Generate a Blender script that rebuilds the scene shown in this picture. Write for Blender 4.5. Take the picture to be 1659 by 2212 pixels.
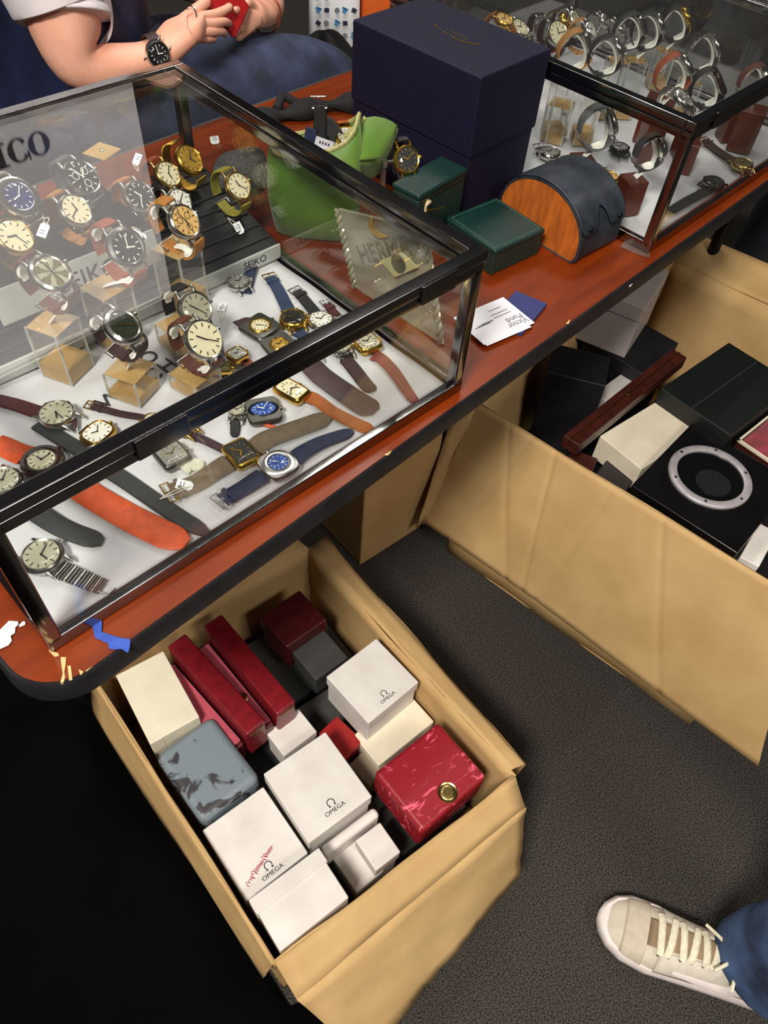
import bpy, bmesh, math, random
from mathutils import Vector, Matrix, Quaternion
random.seed(7)
for o in list(bpy.data.objects): bpy.data.objects.remove(o)
S = bpy.context.scene
COL = S.collection
PI = math.pi
# ------------------------------------------------------------------ camera
R0 = Vector((0.69649, -0.71499, 0.06075)); R1 = Vector((-0.53721, -0.57569, -0.61643)); R2 = Vector((0.47572, 0.3967, -0.78506))
CC = Vector((-0.6019, -0.394, 1.3871)); FPX = 1642.64
cd = bpy.data.cameras.new('camera'); cam = bpy.data.objects.new('camera', cd); COL.objects.link(cam)
m = Matrix.Identity(4)
for i in range(3):
    m[i][0] = R0[i]; m[i][1] = -R1[i]; m[i][2] = -R2[i]; m[i][3] = CC[i]
cam.matrix_world = m
cd.sensor_fit = 'VERTICAL'; cd.sensor_height = 24; cd.lens = FPX/2212*24; cd.clip_start = .02
S.camera = cam
# ------------------------------------------------------------------ world, lamps, exposure
w = bpy.data.worlds.new('hall'); S.world = w; w.use_nodes = True
w.node_tree.nodes['Background'].inputs[0].default_value = (.52, .50, .50, 1)
w.node_tree.nodes['Background'].inputs[1].default_value = .05
def lamp(name, loc, tgt, sx, sy, e, col=(1, .93, .84)):
    l = bpy.data.lights.new(name, 'AREA'); l.shape = 'RECTANGLE'; l.size = sx; l.size_y = sy; l.energy = e; l.color = col
    o = bpy.data.objects.new(name, l); COL.objects.link(o); o.location = loc
    o.rotation_euler = (Vector(tgt)-Vector(loc)).to_track_quat('-Z', 'Y').to_euler()
    return o
lamp('ceiling_or_fill', (-1.8, -.55, 3.0), (.2, -.1, .3), .6, .45, 98)
lamp('ceiling_or_fill', (-.3, -2.5, 3.2), (.2, 0, .3), .9, .5, 34)  # added front fill, brightens the faces turned to the camera side
lamp('ceiling_or_fill', (1.6, 1.3, 3.4), (.6, .6, .7), .8, .5, 22)
lamp('banner_fill', (.2, 1.2, 3.6), (.2, 2.9, 2.2), 1.6, .3, 52, (1, .95, .92))  # added unseen lamp, brightens the banner for its reflection
S.view_settings.view_transform = 'Standard'; S.view_settings.look = 'None'; S.view_settings.gamma = 1
S.view_settings.use_curve_mapping = False
S.view_settings.exposure = .3
try:
    S.cycles.transparent_max_bounces = 48; S.cycles.max_bounces = 12; S.cycles.transmission_bounces = 12
except Exception: pass
T = .74      # height of the table top
# ------------------------------------------------------------------ pixel to place
def ray(u, v):
    a = (u-829.5)/FPX; b = (v-1106.)/FPX
    return R0*a+R1*b+R2
def Z(u, v, z): d = ray(u, v); return CC+d*((z-CC.z)/d.z)
def Yp(u, v, y): d = ray(u, v); return CC+d*((y-CC.y)/d.y)
def Xp(u, v, x): d = ray(u, v); return CC+d*((x-CC.x)/d.x)
def Vl(u, v, x, y):
    d = ray(u, v); t = ((x-CC.x)*d.x+(y-CC.y)*d.y)/(d.x*d.x+d.y*d.y); return CC+d*t
# ------------------------------------------------------------------ materials
def lin(c):
    return tuple(((x/255)/12.92 if x <= 10 else (((x/255)+.055)/1.055)**2.4) for x in c)+(1,)
MATS = {}
def mat(name, rgb, rough=.5, metal=0., var=.08, scale=60., bump=0., bscale=None, spec=.5, coat=0., rgb2=None, sheen=0., stretch=None, detail=4, ramp=(.35, .68)):
    if name in MATS: return MATS[name]
    m = bpy.data.materials.new(name); m.use_nodes = True; nt = m.node_tree; n = nt.nodes; b = n['Principled BSDF']
    b.inputs['Roughness'].default_value = rough; b.inputs['Metallic'].default_value = metal
    b.inputs['Specular IOR Level'].default_value = spec
    if coat: b.inputs['Coat Weight'].default_value = coat; b.inputs['Coat Roughness'].default_value = .12
    if sheen: b.inputs['Sheen Weight'].default_value = sheen
    c1 = lin(rgb); c2 = lin(rgb2) if rgb2 else tuple(min(1, x*(1-var*2.2)) for x in c1[:3])+(1,)
    tc = n.new('ShaderNodeTexCoord'); mp = n.new('ShaderNodeMapping'); nt.links.new(tc.outputs['Object'], mp.inputs[0])
    if stretch: mp.inputs['Scale'].default_value = stretch
    no = n.new('ShaderNodeTexNoise'); no.inputs['Scale'].default_value = scale; no.inputs['Detail'].default_value = detail
    nt.links.new(mp.outputs[0], no.inputs['Vector'])
    rp = n.new('ShaderNodeValToRGB'); rp.color_ramp.elements[0].position, rp.color_ramp.elements[1].position = ramp
    rp.color_ramp.elements[0].color = c2; rp.color_ramp.elements[1].color = c1
    nt.links.new(no.outputs['Fac'], rp.inputs[0]); nt.links.new(rp.outputs[0], b.inputs['Base Color'])
    if bump:
        nb = n.new('ShaderNodeTexNoise'); nb.inputs['Scale'].default_value = bscale or scale*3; nb.inputs['Detail'].default_value = 3
        nt.links.new(mp.outputs[0], nb.inputs['Vector'])
        bp = n.new('ShaderNodeBump'); bp.inputs['Strength'].default_value = bump; bp.inputs['Distance'].default_value = .002
        nt.links.new(nb.outputs['Fac'], bp.inputs['Height']); nt.links.new(bp.outputs[0], b.inputs['Normal'])
    MATS[name] = m; return m
def glassmat(name, tint=(.97, .98, .97), rough=0., r0=.04, haze=None, k=.96):
    if name in MATS: return MATS[name]
    m = bpy.data.materials.new(name); m.use_nodes = True; nt = m.node_tree; n = nt.nodes; n.clear()
    out = n.new('ShaderNodeOutputMaterial'); tr = n.new('ShaderNodeBsdfTransparent'); gl = n.new('ShaderNodeBsdfGlossy')
    tr.inputs[0].default_value = tint+(1,); gl.inputs[0].default_value = (1, 1, 1, 1); gl.inputs['Roughness'].default_value = rough
    lw = n.new('ShaderNodeLayerWeight'); lw.inputs[0].default_value = .5
    pw = n.new('ShaderNodeMath'); pw.operation = 'POWER'; pw.inputs[1].default_value = 5; nt.links.new(lw.outputs['Facing'], pw.inputs[0])
    ma = n.new('ShaderNodeMath'); ma.operation = 'MULTIPLY_ADD'; ma.inputs[1].default_value = k; ma.inputs[2].default_value = r0
    nt.links.new(pw.outputs[0], ma.inputs[0])
    mx = n.new('ShaderNodeMixShader'); nt.links.new(ma.outputs[0], mx.inputs[0])
    src = tr.outputs[0]
    if haze:
        df = n.new('ShaderNodeBsdfDiffuse'); df.inputs[0].default_value = haze[0]+(1,)
        mh = n.new('ShaderNodeMixShader'); mh.inputs[0].default_value = haze[1]
        nt.links.new(tr.outputs[0], mh.inputs[1]); nt.links.new(df.outputs[0], mh.inputs[2]); src = mh.outputs[0]
    nt.links.new(src, mx.inputs[1]); nt.links.new(gl.outputs[0], mx.inputs[2]); nt.links.new(mx.outputs[0], out.inputs[0])
    MATS[name] = m; return m
GLASS = glassmat('clear_glass', r0=.05)
ACR = glassmat('acrylic', (.95, .96, .95), .02, .06, haze=((.8, .8, .78), .03))
CRY = glassmat('watch_crystal', (1, 1, 1), .03, .035, k=.5)
CHROME = mat('chrome', (168, 167, 168), .12, 1, var=.1, scale=8, rgb2=(128, 126, 126), bump=.05, bscale=30)
STEEL = mat('steel', (205, 203, 198), .22, 1, var=.05)
GOLD = mat('gold', (226, 182, 82), .24, 1, var=.08)
BRASS = mat('pale_gold', (196, 170, 110), .28, 1, var=.08)
BLACK = mat('black_plastic', (16, 16, 18), .45, var=.1)
WHITEP = mat('white_plastic', (236, 236, 228), .35, var=.02)
CARDW = mat('white_card_stock', (230, 230, 236), .6, var=.02)
PAPER = mat('white_paper', (206, 206, 210), .75, var=.03, scale=12, rgb2=(192, 192, 198), bump=.25, bscale=14)
INK = mat('dark_ink', (40, 38, 44), .7, var=.02)
# ------------------------------------------------------------------ mesh helpers
class MB:
    def __init__(s): s.bm = bmesh.new(); s.flat = True; s.bev = 0
    def add(s, vs, fs, M=None):
        bv = [s.bm.verts.new(M @ Vector(v) if M else Vector(v)) for v in vs]
        for f in fs:
            try: s.bm.faces.new([bv[i] for i in f])
            except ValueError: pass
        return bv
    def box(s, c, d, M=None, bev=0, seg=2):
        b = bmesh.new(); x, y, z = d[0]/2, d[1]/2, d[2]/2
        vs = [b.verts.new((c[0]+i*x, c[1]+j*y, c[2]+k*z)) for k in (-1, 1) for j in (-1, 1) for i in (-1, 1)]
        for f in ((0, 2, 3, 1), (4, 5, 7, 6), (0, 1, 5, 4), (2, 6, 7, 3), (0, 4, 6, 2), (1, 3, 7, 5)): b.faces.new([vs[i] for i in f])
        s.bev = max(s.bev, bev)
        if bev: bmesh.ops.bevel(b, geom=b.edges[:], offset=bev, segments=seg, profile=.5, affect='EDGES', clamp_overlap=True)
        s.join(b, M); return s
    def join(s, b, M=None):
        b.verts.index_update(); vs = [v.co.copy() for v in b.verts]; fs = [[v.index for v in f.verts] for f in b.faces]; b.free(); s.add(vs, fs, M)
    def lathe(s, prof, n=32, M=None, sx=1, sy=1, sq=0, cap=True):
        s.flat = False; vs = []; fs = []
        for r, z in prof:
            for i in range(n):
                a = 2*PI*i/n; ca, sa = math.cos(a), math.sin(a)
                if sq:
                    e = 2/sq; ca = math.copysign(abs(ca)**e, ca); sa = math.copysign(abs(sa)**e, sa)
                vs.append((r*sx*ca, r*sy*sa, z))
        for k in range(len(prof)-1):
            for i in range(n):
                j = (i+1) % n; fs.append((k*n+i, k*n+j, (k+1)*n+j, (k+1)*n+i))
        if cap: fs.append(tuple(range(n-1, -1, -1))); fs.append(tuple((len(prof)-1)*n+i for i in range(n)))
        s.add(vs, fs, M); return s
    def tube(s, pts, r, n=8, M=None, closed=False, flat=1.):
        pts = [Vector(p) for p in pts]; rs = r if isinstance(r, (list, tuple)) else [r]*len(pts); N = len(pts)
        s.flat = False; vs = []; fs = []; up = None
        for k, p in enumerate(pts):
            t = (pts[(k+1) % N]-pts[k-1]) if closed else (pts[min(k+1, N-1)]-pts[max(k-1, 0)])
            t.normalize()
            if up is None: up = Vector((0, 0, 1)) if abs(t.z) < .9 else Vector((1, 0, 0))
            a = t.cross(up).normalized(); up = a.cross(t).normalized()
            for i in range(n):
                an = 2*PI*i/n; vs.append(p+(a*math.cos(an)+up*math.sin(an)*flat)*rs[k])
        for k in range(N if closed else N-1):
            k2 = (k+1) % N
            for i in range(n):
                j = (i+1) % n; fs.append((k*n+i, k*n+j, k2*n+j, k2*n+i))
        if not closed: fs.append(tuple(range(n-1, -1, -1))); fs.append(tuple((N-1)*n+i for i in range(n)))
        s.add(vs, fs, M); return s
    def ribbon(s, pts, side, w, t, M=None, norm=None):
        """strip of width w (number or list) along pts, thickness t; side = width direction (vector or list)"""
        pts = [Vector(p) for p in pts]; N = len(pts); vs = []; fs = []; s.flat = False
        for k, p in enumerate(pts):
            tg = (pts[min(k+1, N-1)]-pts[max(k-1, 0)]).normalized()
            sd = Vector(side) if side is not None else tg.cross(Vector(norm or (0, 0, 1)))
            sd = (sd-tg*sd.dot(tg)).normalized(); nn = sd.cross(tg).normalized()
            ww = (w[k] if isinstance(w, (list, tuple)) else w)/2
            for a, b in ((-1, -.5), (-.82, .5), (.82, .5), (1, -.5)): vs.append(p+sd*(a*ww)+nn*(b*t))
        for k in range(N-1):
            for i in range(4):
                j = (i+1) % 4; fs.append((k*4+i, k*4+j, k*4+4+j, k*4+4+i))
        fs.append((3, 2, 1, 0)); fs.append(tuple((N-1)*4+i for i in range(4)))
        s.add(vs, fs, M); return s
    def loft(s, rings, cap=True, M=None):
        s.flat = False; n = len(rings[0]); vs = [v for r in rings for v in r]; fs = []
        for k in range(len(rings)-1):
            for i in range(n):
                j = (i+1) % n; fs.append((k*n+i, k*n+j, k*n+n+j, k*n+n+i))
        if cap: fs.append(tuple(range(n-1, -1, -1))); fs.append(tuple((len(rings)-1)*n+i for i in range(n)))
        s.add(vs, fs, M); return s
    def prism(s, poly, z0, z1, M=None):
        n = len(poly); vs = [(x, y, z0) for x, y in poly]+[(x, y, z1) for x, y in poly]
        fs = [tuple(range(n-1, -1, -1)), tuple(range(n, 2*n))]+[(i, (i+1) % n, n+(i+1) % n, n+i) for i in range(n)]
        s.add(vs, fs, M); return s
    def grid(s, f, nu, nv, M=None):
        vs = [f(i/nu, j/nv) for j in range(nv+1) for i in range(nu+1)]
        s.add(vs, [(j*(nu+1)+i, j*(nu+1)+i+1, (j+1)*(nu+1)+i+1, (j+1)*(nu+1)+i) for j in range(nv) for i in range(nu)], M); return s
    def build(s, name, mt, parent=None, smooth=True, ang=50, solid=0, sub=0):
        if s.flat and s.bev: ang = 89
        bm = s.bm; bmesh.ops.recalc_face_normals(bm, faces=bm.faces[:])
        if smooth:
            for f in bm.faces: f.smooth = True
            lim = math.radians(ang)
            for e in bm.edges:
                if len(e.link_faces) == 2 and e.calc_face_angle(0) > lim: e.smooth = False
        me = bpy.data.meshes.new(name); bm.to_mesh(me); bm.free()
        me.materials.append(mt); o = bpy.data.objects.new(name, me); COL.objects.link(o)
        if parent: o.parent = parent
        if solid: md = o.modifiers.new('thickness', 'SOLIDIFY'); md.thickness = solid; md.offset = 0
        if s.flat and s.bev: md = o.modifiers.new('shade', 'WEIGHTED_NORMAL'); md.weight = 100
        if sub: md = o.modifiers.new('smooth', 'SUBSURF'); md.levels = sub; md.render_levels = sub
        return o
def tag(o, label, cat, group=None, kind=None):
    o['label'] = label; o['category'] = cat
    if group: o['group'] = group
    if kind: o['kind'] = kind
    return o
def thing(name, label, cat, M=None, group=None):
    e = bpy.data.objects.new(name, None); COL.objects.link(e); e.empty_display_size = .02
    if M is not None: e.matrix_world = M
    return tag(e, label, cat, group)
def struct(o): o['kind'] = 'structure'; return o
def frame(o, x, y=None, z=None):
    """matrix with origin o; give x and y directions, or x and z"""
    x = Vector(x).normalized()
    if z is not None:
        z = Vector(z); z = (z-x*z.dot(x)).normalized(); y = z.cross(x)
    else:
        y = Vector(y); y = (y-x*y.dot(x)).normalized(); z = x.cross(y)
    M = Matrix.Identity(4)
    for i in range(3): M[i][0] = x[i]; M[i][1] = y[i]; M[i][2] = z[i]; M[i][3] = o[i]
    return M
def textmesh(txt, size, M, mt, parent, name='lettering', ext=.0002, sx=1., bold=0):
    cu = bpy.data.curves.new('t', 'FONT'); cu.body = txt; cu.size = size; cu.extrude = ext; cu.align_x = 'CENTER'; cu.align_y = 'CENTER'; cu.resolution_u = 3
    cu.offset = bold
    ob = bpy.data.objects.new('t', cu); COL.objects.link(ob)
    dg = bpy.context.evaluated_depsgraph_get(); me = bpy.data.meshes.new_from_object(ob.evaluated_get(dg))
    bpy.data.objects.remove(ob); bpy.data.curves.remove(cu)
    me.transform(M @ Matrix.Diagonal((sx, 1, 1, 1))); me.materials.clear(); me.materials.append(mt); me.name = name
    o = bpy.data.objects.new(name, me); COL.objects.link(o); o.parent = parent; return o
def arc(cx, cy, rx, ry, a0, a1, n): return [(cx+rx*math.cos(math.radians(a0+(a1-a0)*i/n)), cy+ry*math.sin(math.radians(a0+(a1-a0)*i/n))) for i in range(n+1)]
def bez(pts, n=12):
    """Catmull-Rom through pts"""
    pts = [Vector(p) for p in pts]; P = [pts[0]*2-pts[1]]+pts+[pts[-1]*2-pts[-2]]; out = []
    for k in range(1, len(P)-2):
        a, b, c, d = P[k-1:k+3]
        for i in range(n):
            t = i/n; out.append(.5*((2*b)+(c-a)*t+(2*a-5*b+4*c-d)*t*t+(3*b-a-3*c+d)*t**3))
    out.append(pts[-1]); return out
# ================================================================== setting
carpet = mat('carpet', (92, 88, 82), .95, var=.3, scale=420, rgb2=(28, 27, 27), bump=1, bscale=700, spec=.1, ramp=(.36, .68), detail=2)
def floor_ht(i, j): return (-3+8*i, -3+8*j, 0)
struct(MB().grid(floor_ht, 2, 2).build('floor', carpet, smooth=False))
darkwall = mat('hall_wall', (60, 57, 55), .8, var=.1, scale=3)
struct(MB().box((1, 5.1, 2), (8, .1, 4)).build('wall_back', darkwall))
# banner beyond the seller, seen only as a reflection in the case top
bn = thing('hanging_banner', 'tall white banner with dark serif capitals hanging behind the seller', 'banner', Matrix.Translation((.1, 2.5, 1.35)))
bns = MB().box((0, 0, .75), (1.9, .01, 1.5)).build('banner_sheet', mat('banner_white', (225, 222, 222), .8, var=.02), bn)
MB().tube([(-.98, 0, 1.5), (.98, 0, 1.5)], .012).build('hanging_rod', STEEL, bn)
MB().box((0, .05, -.675), (.05, .05, 1.35)).build('banner_pole', BLACK, bn)
MB().box((0, .05, -1.34), (.6, .4, .02)).build('banner_foot', BLACK, bn)
def serif(ch, cx, h):
    b = MB(); wst = .026
    if ch == 'I':
        b.box((cx, -.007, 0), (wst, .002, h)); b.box((cx, -.007, h/2-.003), (.055, .002, .006)); b.box((cx, -.007, -h/2+.003), (.055, .002, .006))
    else:
        a0, a1 = (0, 360) if ch == 'O' else (38, 322)
        n = 40; vs = []; 
        for i in range(n+1):
            a = math.radians(a0+(a1-a0)*i/n); th = .005+.021*abs(math.cos(a))**1.5
            ro = h/2; vs.append((cx+ro*.98*math.cos(a), -.008, ro*math.sin(a))); vs.append((cx+(ro-th)*.98*math.cos(a), -.008, (ro-th*.8)*math.sin(a)))
        b.add(vs, [(2*i, 2*i+1, 2*i+3, 2*i+2) for i in range(n)])
        if ch == 'C': b.box((cx+h*.40, -.008, h*.33), (.006, .002, .035))
    b.build('letter', mat('banner_ink', (30, 24, 38), .7), bns).location.z = 1.966-1.35
for ch, wx in (('I', .452), ('C', .527), ('O', .610)): serif(ch, wx-.1, .088)
# ================================================================== table
wood = mat('table_veneer', (124, 47, 4), .38, var=.1, scale=5, rgb2=(98, 33, 3), coat=.1, spec=.35, stretch=(1, 9, 1), bump=.03, bscale=90)
edge = mat('black_edge', (30, 30, 33), .5, var=.2, scale=30, bump=.3, bscale=80)
def rrect(x0, x1, y0, y1, r, n=8):
    p = []
    for cx, cy, a in ((x1-r, y1-r, 0), (x0+r, y1-r, 90), (x0+r, y0+r, 180), (x1-r, y0+r, 270)): p += arc(cx, cy, r, r, a, a+90, n)
    return p
tb = thing('folding_table', 'orange-brown wooden folding table with black rubber edge, carrying both glass cases', 'table')
x0, x1, y0, y1 = -.586, 1.2, -.0101, .752
MB().prism(rrect(x0, x1, y0, y1, .052), T-.028, T).build('table_top', wood, tb, ang=30)
po = rrect(x0-.006, x1+.006, y0-.006, y1+.006, .058); b = MB()
n = len(po); pi = rrect(x0, x1, y0, y1, .052)
b.loft([[(x, y, T-.0005) for x, y in pi], [(pi[i][0]*.4+po[i][0]*.6, pi[i][1]*.4+po[i][1]*.6, T+.0012) for i in range(n)], [(x, y, T-.004) for x, y in po], [(x, y, T-.027) for x, y in po], [(x, y, T-.032) for x, y in pi]], cap=False)
b.build('edge_band', edge, tb)
ml = mat('leg_metal', (24, 24, 26), .45, .4)
for x, ya, yb in ((1.165, .13, .66), (-.5, .36, .67)):
    for y in (ya, yb): MB().tube([(x, y, 0), (x, y, T-.03)], .014, 12).build('leg', ml, tb)
    MB().tube([(x, ya, .18), (x, yb, .18)], .009, 8).build('stretcher', ml, tb)
MB().box((.33, .37, T-.04), (1.5, .05, .02)).build('brace', ml, tb)
chip = mat('bare_chip', (222, 190, 130), .8, var=.1)
def flatpoly(px, z, name, mt, par, t=.0006):
    P = [Z(u, v, z) for u, v in px]; b = MB(); b.prism([(p.x, p.y) for p in P], z-.0001, z+t); return b.build(name, mt, par, smooth=False)
for px in ([(131, 1420), (143, 1420), (142, 1435), (139, 1452), (141, 1462), (137, 1478), (130, 1478), (136, 1455), (133, 1436)], [(105, 1396), (112, 1408), (126, 1411), (128, 1417), (118, 1419), (107, 1408)],
           [(146, 1439), (153, 1438), (157, 1470), (150, 1472)], [(170, 1446), (181, 1452), (174, 1459)], [(184, 1450), (200, 1440), (188, 1450)], [(830, 983), (846, 974), (843, 979), (838, 984)],
           [(1222, 700), (1231, 690), (1229, 699)]):
    flatpoly(px, T+.0002, 'chipped_spot', chip, tb)
# tapes on the table
tape = mat('blue_tape', (48, 82, 178), .6, var=.12, scale=40, bump=.3)
def sheet(px, z, name, label, cat, mt, amp=.001, t=.0008):
    P = [Z(u, v, z) for u, v in px]; c = sum(P, Vector())/len(P)
    b = MB(); top = [(p.x-c.x, p.y-c.y, amp*random.random()) for p in P]; n = len(P)
    b.add(top+[(x, y, zz-t) for x, y, zz in top], [tuple(range(n)), tuple(range(2*n-1, n-1, -1))]+[(i, (i+1) % n, n+(i+1) % n, n+i) for i in range(n)])
    o = b.build(name, mt, smooth=False); o.location = (c.x, c.y, z+t); return tag(o, label, cat)
sheet([(199, 1350), (221, 1338), (220, 1366), (232, 1370), (256, 1378), (282, 1382), (281, 1398), (277, 1412), (262, 1402), (250, 1404), (236, 1402), (234, 1391), (206, 1379)], T+.001, 'painters_tape', 'torn strip of blue painter\'s tape at the table corner', 'tape', tape)
sheet([(-40, 1370), (0, 1362), (20, 1342), (40, 1344), (41, 1350), (34, 1357), (33, 1368), (24, 1375), (26, 1385), (20, 1395), (0, 1403), (-40, 1420)], T+.001, 'torn_paper', 'torn white paper scrap stuck to the table corner', 'paper', PAPER)
sheet([(41, 1352), (50, 1343), (56, 1345), (55, 1350), (43, 1356)], T+.001, 'torn_paper', 'small crumb of torn white paper between scrap and case corner', 'paper', PAPER)
sheet([(1338, 534), (1366, 546), (1393, 556), (1402, 556), (1410, 528), (1385, 515), (1360, 512)], T+.001, 'clear_tape', 'crumpled clear tape under the corner of the farther case', 'tape', glassmat('tape_film', (.93, .93, .93), .12, .12, haze=((.8, .75, .7), .06)), .002, .0004)
sheet([(1358, 612), (1364, 606), (1366, 614), (1361, 621), (1357, 618)], T-.006, 'torn_paper', 'tiny pink and white paper flake on the black table edge', 'paper', PAPER)
# ================================================================== display cases
def display_case(label, M, W, D, H, hinges, panes):
    e = thing('display_case', label, 'display case', M)
    r = .0155; g = .0035
    def bar(nm, c, d, bev=.0012): MB().box(c, d, bev=bev).build(nm, CHROME, e)
    for zz, hh, nm in ((H-.006, .012, 'lid_rail'), (H-.0195, .0125, 'top_rail'), (.009, .016, 'bottom_rail')):
        rr = r if nm != 'bottom_rail' else .011
        off = 0 if nm == 'lid_rail' else .0015
        bar(nm, (-W/2, rr/2+off, zz), (W-2*off, rr, hh)); bar(nm, (-W/2, D-rr/2-off, zz), (W-2*off, rr, hh))
        bar(nm, (-rr/2-off, D/2, zz), (rr, D-2*rr-2*off, hh)); bar(nm, (-W+rr/2+off, D/2, zz), (rr, D-2*rr-2*off, hh))
    p = .015
    for x in (-p/2-.0015, -W+p/2+.0015):
        for y in (p/2+.0015, D-p/2-.0015): bar('post', (x, y, (H-.008)/2), (p, p, H-.03), .002)
    for hx in hinges:
        bar('clasp', (hx, -.0012, H-.011), (.05, .0035, .022), .0008)
    gz0, gz1 = .017, H-.026
    def pane(c, d): MB().box(c, d).build('glass_pane', GLASS, e, smooth=False)
    if 'f' in panes: pane((-W/2, .007, (gz0+gz1)/2), (W-.03, g, gz1-gz0))
    if 'b' in panes: pane((-W/2, D-.007, (gz0+gz1)/2), (W-.03, g, gz1-gz0))
    if 'r' in panes: pane((-.007, D/2, (gz0+gz1)/2), (g, D-.03, gz1-gz0))
    if 'l' in panes: pane((-W+.007, D/2, (gz0+gz1)/2), (g, D-.03, gz1-gz0))
    pane((-W/2, D/2, H-.0045), (W-2*r, D-2*r, g))
    return e
th1 = -.0442; W1, D1, H1 = .5539, .5722, .1974
M1 = Matrix.Translation((0, 0, T+.0005)) @ Matrix.Rotation(th1, 4, 'Z')
display_case('chrome framed glass display case beside the blue tape, holding vintage watches and black tray', M1, W1, D1, H1, (-.075, -.4), 'fblr')
W2 = .56
M2 = Matrix.Translation((.4422, .0049, T+.0005)) @ Matrix.Rotation(-.0069, 4, 'Z') @ Matrix.Translation((W2, 0, 0))
display_case('chrome framed glass display case beyond the navy box, holding watches on white holders', M2, W2, D1, H1, (-.48, -.1), 'fblr')
# linings
ZL = T+.011
def lin_fn(M, x0, x1, y0, y1):
    def f(i, j):
        x = x0+(x1-x0)*i; y = y0+(y1-y0)*j
        return M @ Vector((x, y, .0085+.0014*math.sin(x*31+y*17)*math.sin(y*41-x*9)))
    return f
lo = MB().grid(lin_fn(M1, -W1+.014, -.016, .0135, .40), 40, 30).build('paper_lining', PAPER, solid=.0008); tag(lo, 'white printed paper lining the floor of the case with the black tray', 'paper')
lo2 = MB().grid(lin_fn(M2, -W2+.014, -.016, .0135, .54), 40, 40).build('paper_lining', PAPER, solid=.0008); tag(lo2, 'white paper lining the floor of the case beyond the navy box', 'paper')
bs = mat('case_floor', (226, 226, 222), .6, var=.03)
def liner_text(txt, u, v, size, dirx=(1, .1)):
    p = Z(u, v, ZL+.0004); textmesh(txt, size, frame(p, (dirx[0], dirx[1], 0), (-dirx[1], dirx[0], 0)), INK, lo, 'lettering')
for ch, u, v in (('W', 237, 862), ('A', 272, 842), ('T', 300, 826), ('C', 330, 810), ('H', 362, 790), ('O', 322, 772), ('C', 285, 790)): liner_text(ch, u, v, .03)
# ---- SEIKO tray
trayblk = mat('tray_black', (15, 15, 17), .5, var=.1, spec=.3)
traygrey = mat('tray_strip', (182, 184, 180), .38, var=.04, metal=.2)
tr = thing('watch_tray', 'black stepped watch display tray with pale lettered strip', 'display tray', M1)
xa, xb = -.50, -.010
b = MB()
b.add([(xa, .352, .012), (xb, .352, .012), (xb, .352, .031), (xa, .352, .031), (xa, .54, .075), (xb, .54, .075), (xa, .54, .012), (xb, .54, .012)],
      [(0, 1, 2, 3), (3, 2, 5, 4), (4, 5, 7, 6), (6, 7, 1, 0), (0, 3, 4, 6), (1, 7, 5, 2)]); b.build('tray_body', trayblk, tr, smooth=False)
MB().box((( xa+xb)/2, .350, .0225), (xb-xa, .004, .021), bev=.0008).build('front_strip', traygrey, tr)
sl = Vector((0, .188, .044)).normalized()
for k in range(7):
    q = Vector((0, .352, .0315))+sl*(.018+.025*k)
    MB().box((( xa+xb)/2, q.y, q.z+.001), (xb-xa-.004, .0016, .0022)).build('rib', mat('rib_edge', (60, 60, 62), .35), tr)
textmesh('SEIKO', .0145, frame((-.055, .3478, .0225), (1, 0, 0), z=(0, -1, 0)), INK, tr, sx=1.0)
rs = thing('riser_stand', 'grey fronted riser lettered in dark capitals, standing on the black tray', 'display stand', M1)
b = MB(); xa2, xb2 = -.388, -.172
b.add([(xa2, .392, .052), (xb2, .392, .052), (xb2, .400, .092), (xa2, .400, .092), (xa2, .53, .098), (xb2, .53, .098), (xa2, .53, .08), (xb2, .53, .08)],
      [(0, 1, 2, 3), (3, 2, 5, 4), (4, 5, 7, 6), (6, 7, 1, 0), (0, 3, 4, 6), (1, 7, 5, 2)]); b.build('riser_body', trayblk, rs, smooth=False)
b = MB(); b.box((0, 0, 0), (xb2-xa2, .003, .042), bev=.0006, M=frame(((xa2+xb2)/2, .3945, .072), (1, 0, 0), z=(0, .2, .98))); b.build('front_plate', traygrey, rs)
textmesh('SEIKO', .030, frame((-.27, .3918, .069), (1, 0, 0), z=(0, -.98, .2)), INK, rs, sx=1.05)
# ================================================================== boxes between the cases
navy = mat('navy_leatherette', (15, 15, 42), .6, spec=.3, var=.12, scale=300, bump=.2, bscale=900)
goldink = mat('gold_foil', (150, 122, 60), .35, .8)
nb = thing('navy_box', 'large navy presentation box with deep lid and small gold print, between the glass cases', 'box', Matrix.Translation((.361, .371, T)))
MB().box((0, 0, .052), (.154, .24, .103), bev=.002).build('base', navy, nb)
MB().box((0, 0, .1605), (.159, .246, .111), bev=.0025).build('lid', navy, nb)
Mt = frame(Z(985, 75, T+.217)-Vector((.361, .371, T)), (-.25, -.97, 0), (.97, -.25, 0))
b = MB()
for k in range(15):
    t = k/14; u = 940+94*t; v = 55+41*t+9*math.sin(t*PI)
    p = Z(u, v, T+.2165)-Vector((.361, .371, T)); b.box((p.x, p.y, p.z), (.0035, .003+.002*(k % 3 == 0), .0004))
for k in range(7):
    p = Z(975+5.5*k, 68+2.6*k, T+.2165)-Vector((.361, .371, T)); b.box((p.x, p.y, p.z), (.003, .0025, .0004))
b.build('gold_print', goldink, nb)
gr = mat('green_leatherette', (8, 46, 42), .45, var=.12, scale=200, bump=.25, bscale=700)
grd = mat('green_dark', (22, 44, 36), .5, var=.1)
lb = thing('green_box', 'tall narrow dark green box standing against the navy box', 'box', Matrix.Translation((.214, .262, T)) @ Matrix.Rotation(.06, 4, 'Z'))
MB().box((0, 0, .045), (.11, .048, .09), bev=.003).build('base', grd, lb); MB().box((0, 0, .0945), (.112, .050, .009), bev=.003).build('lid', gr, lb)
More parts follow.
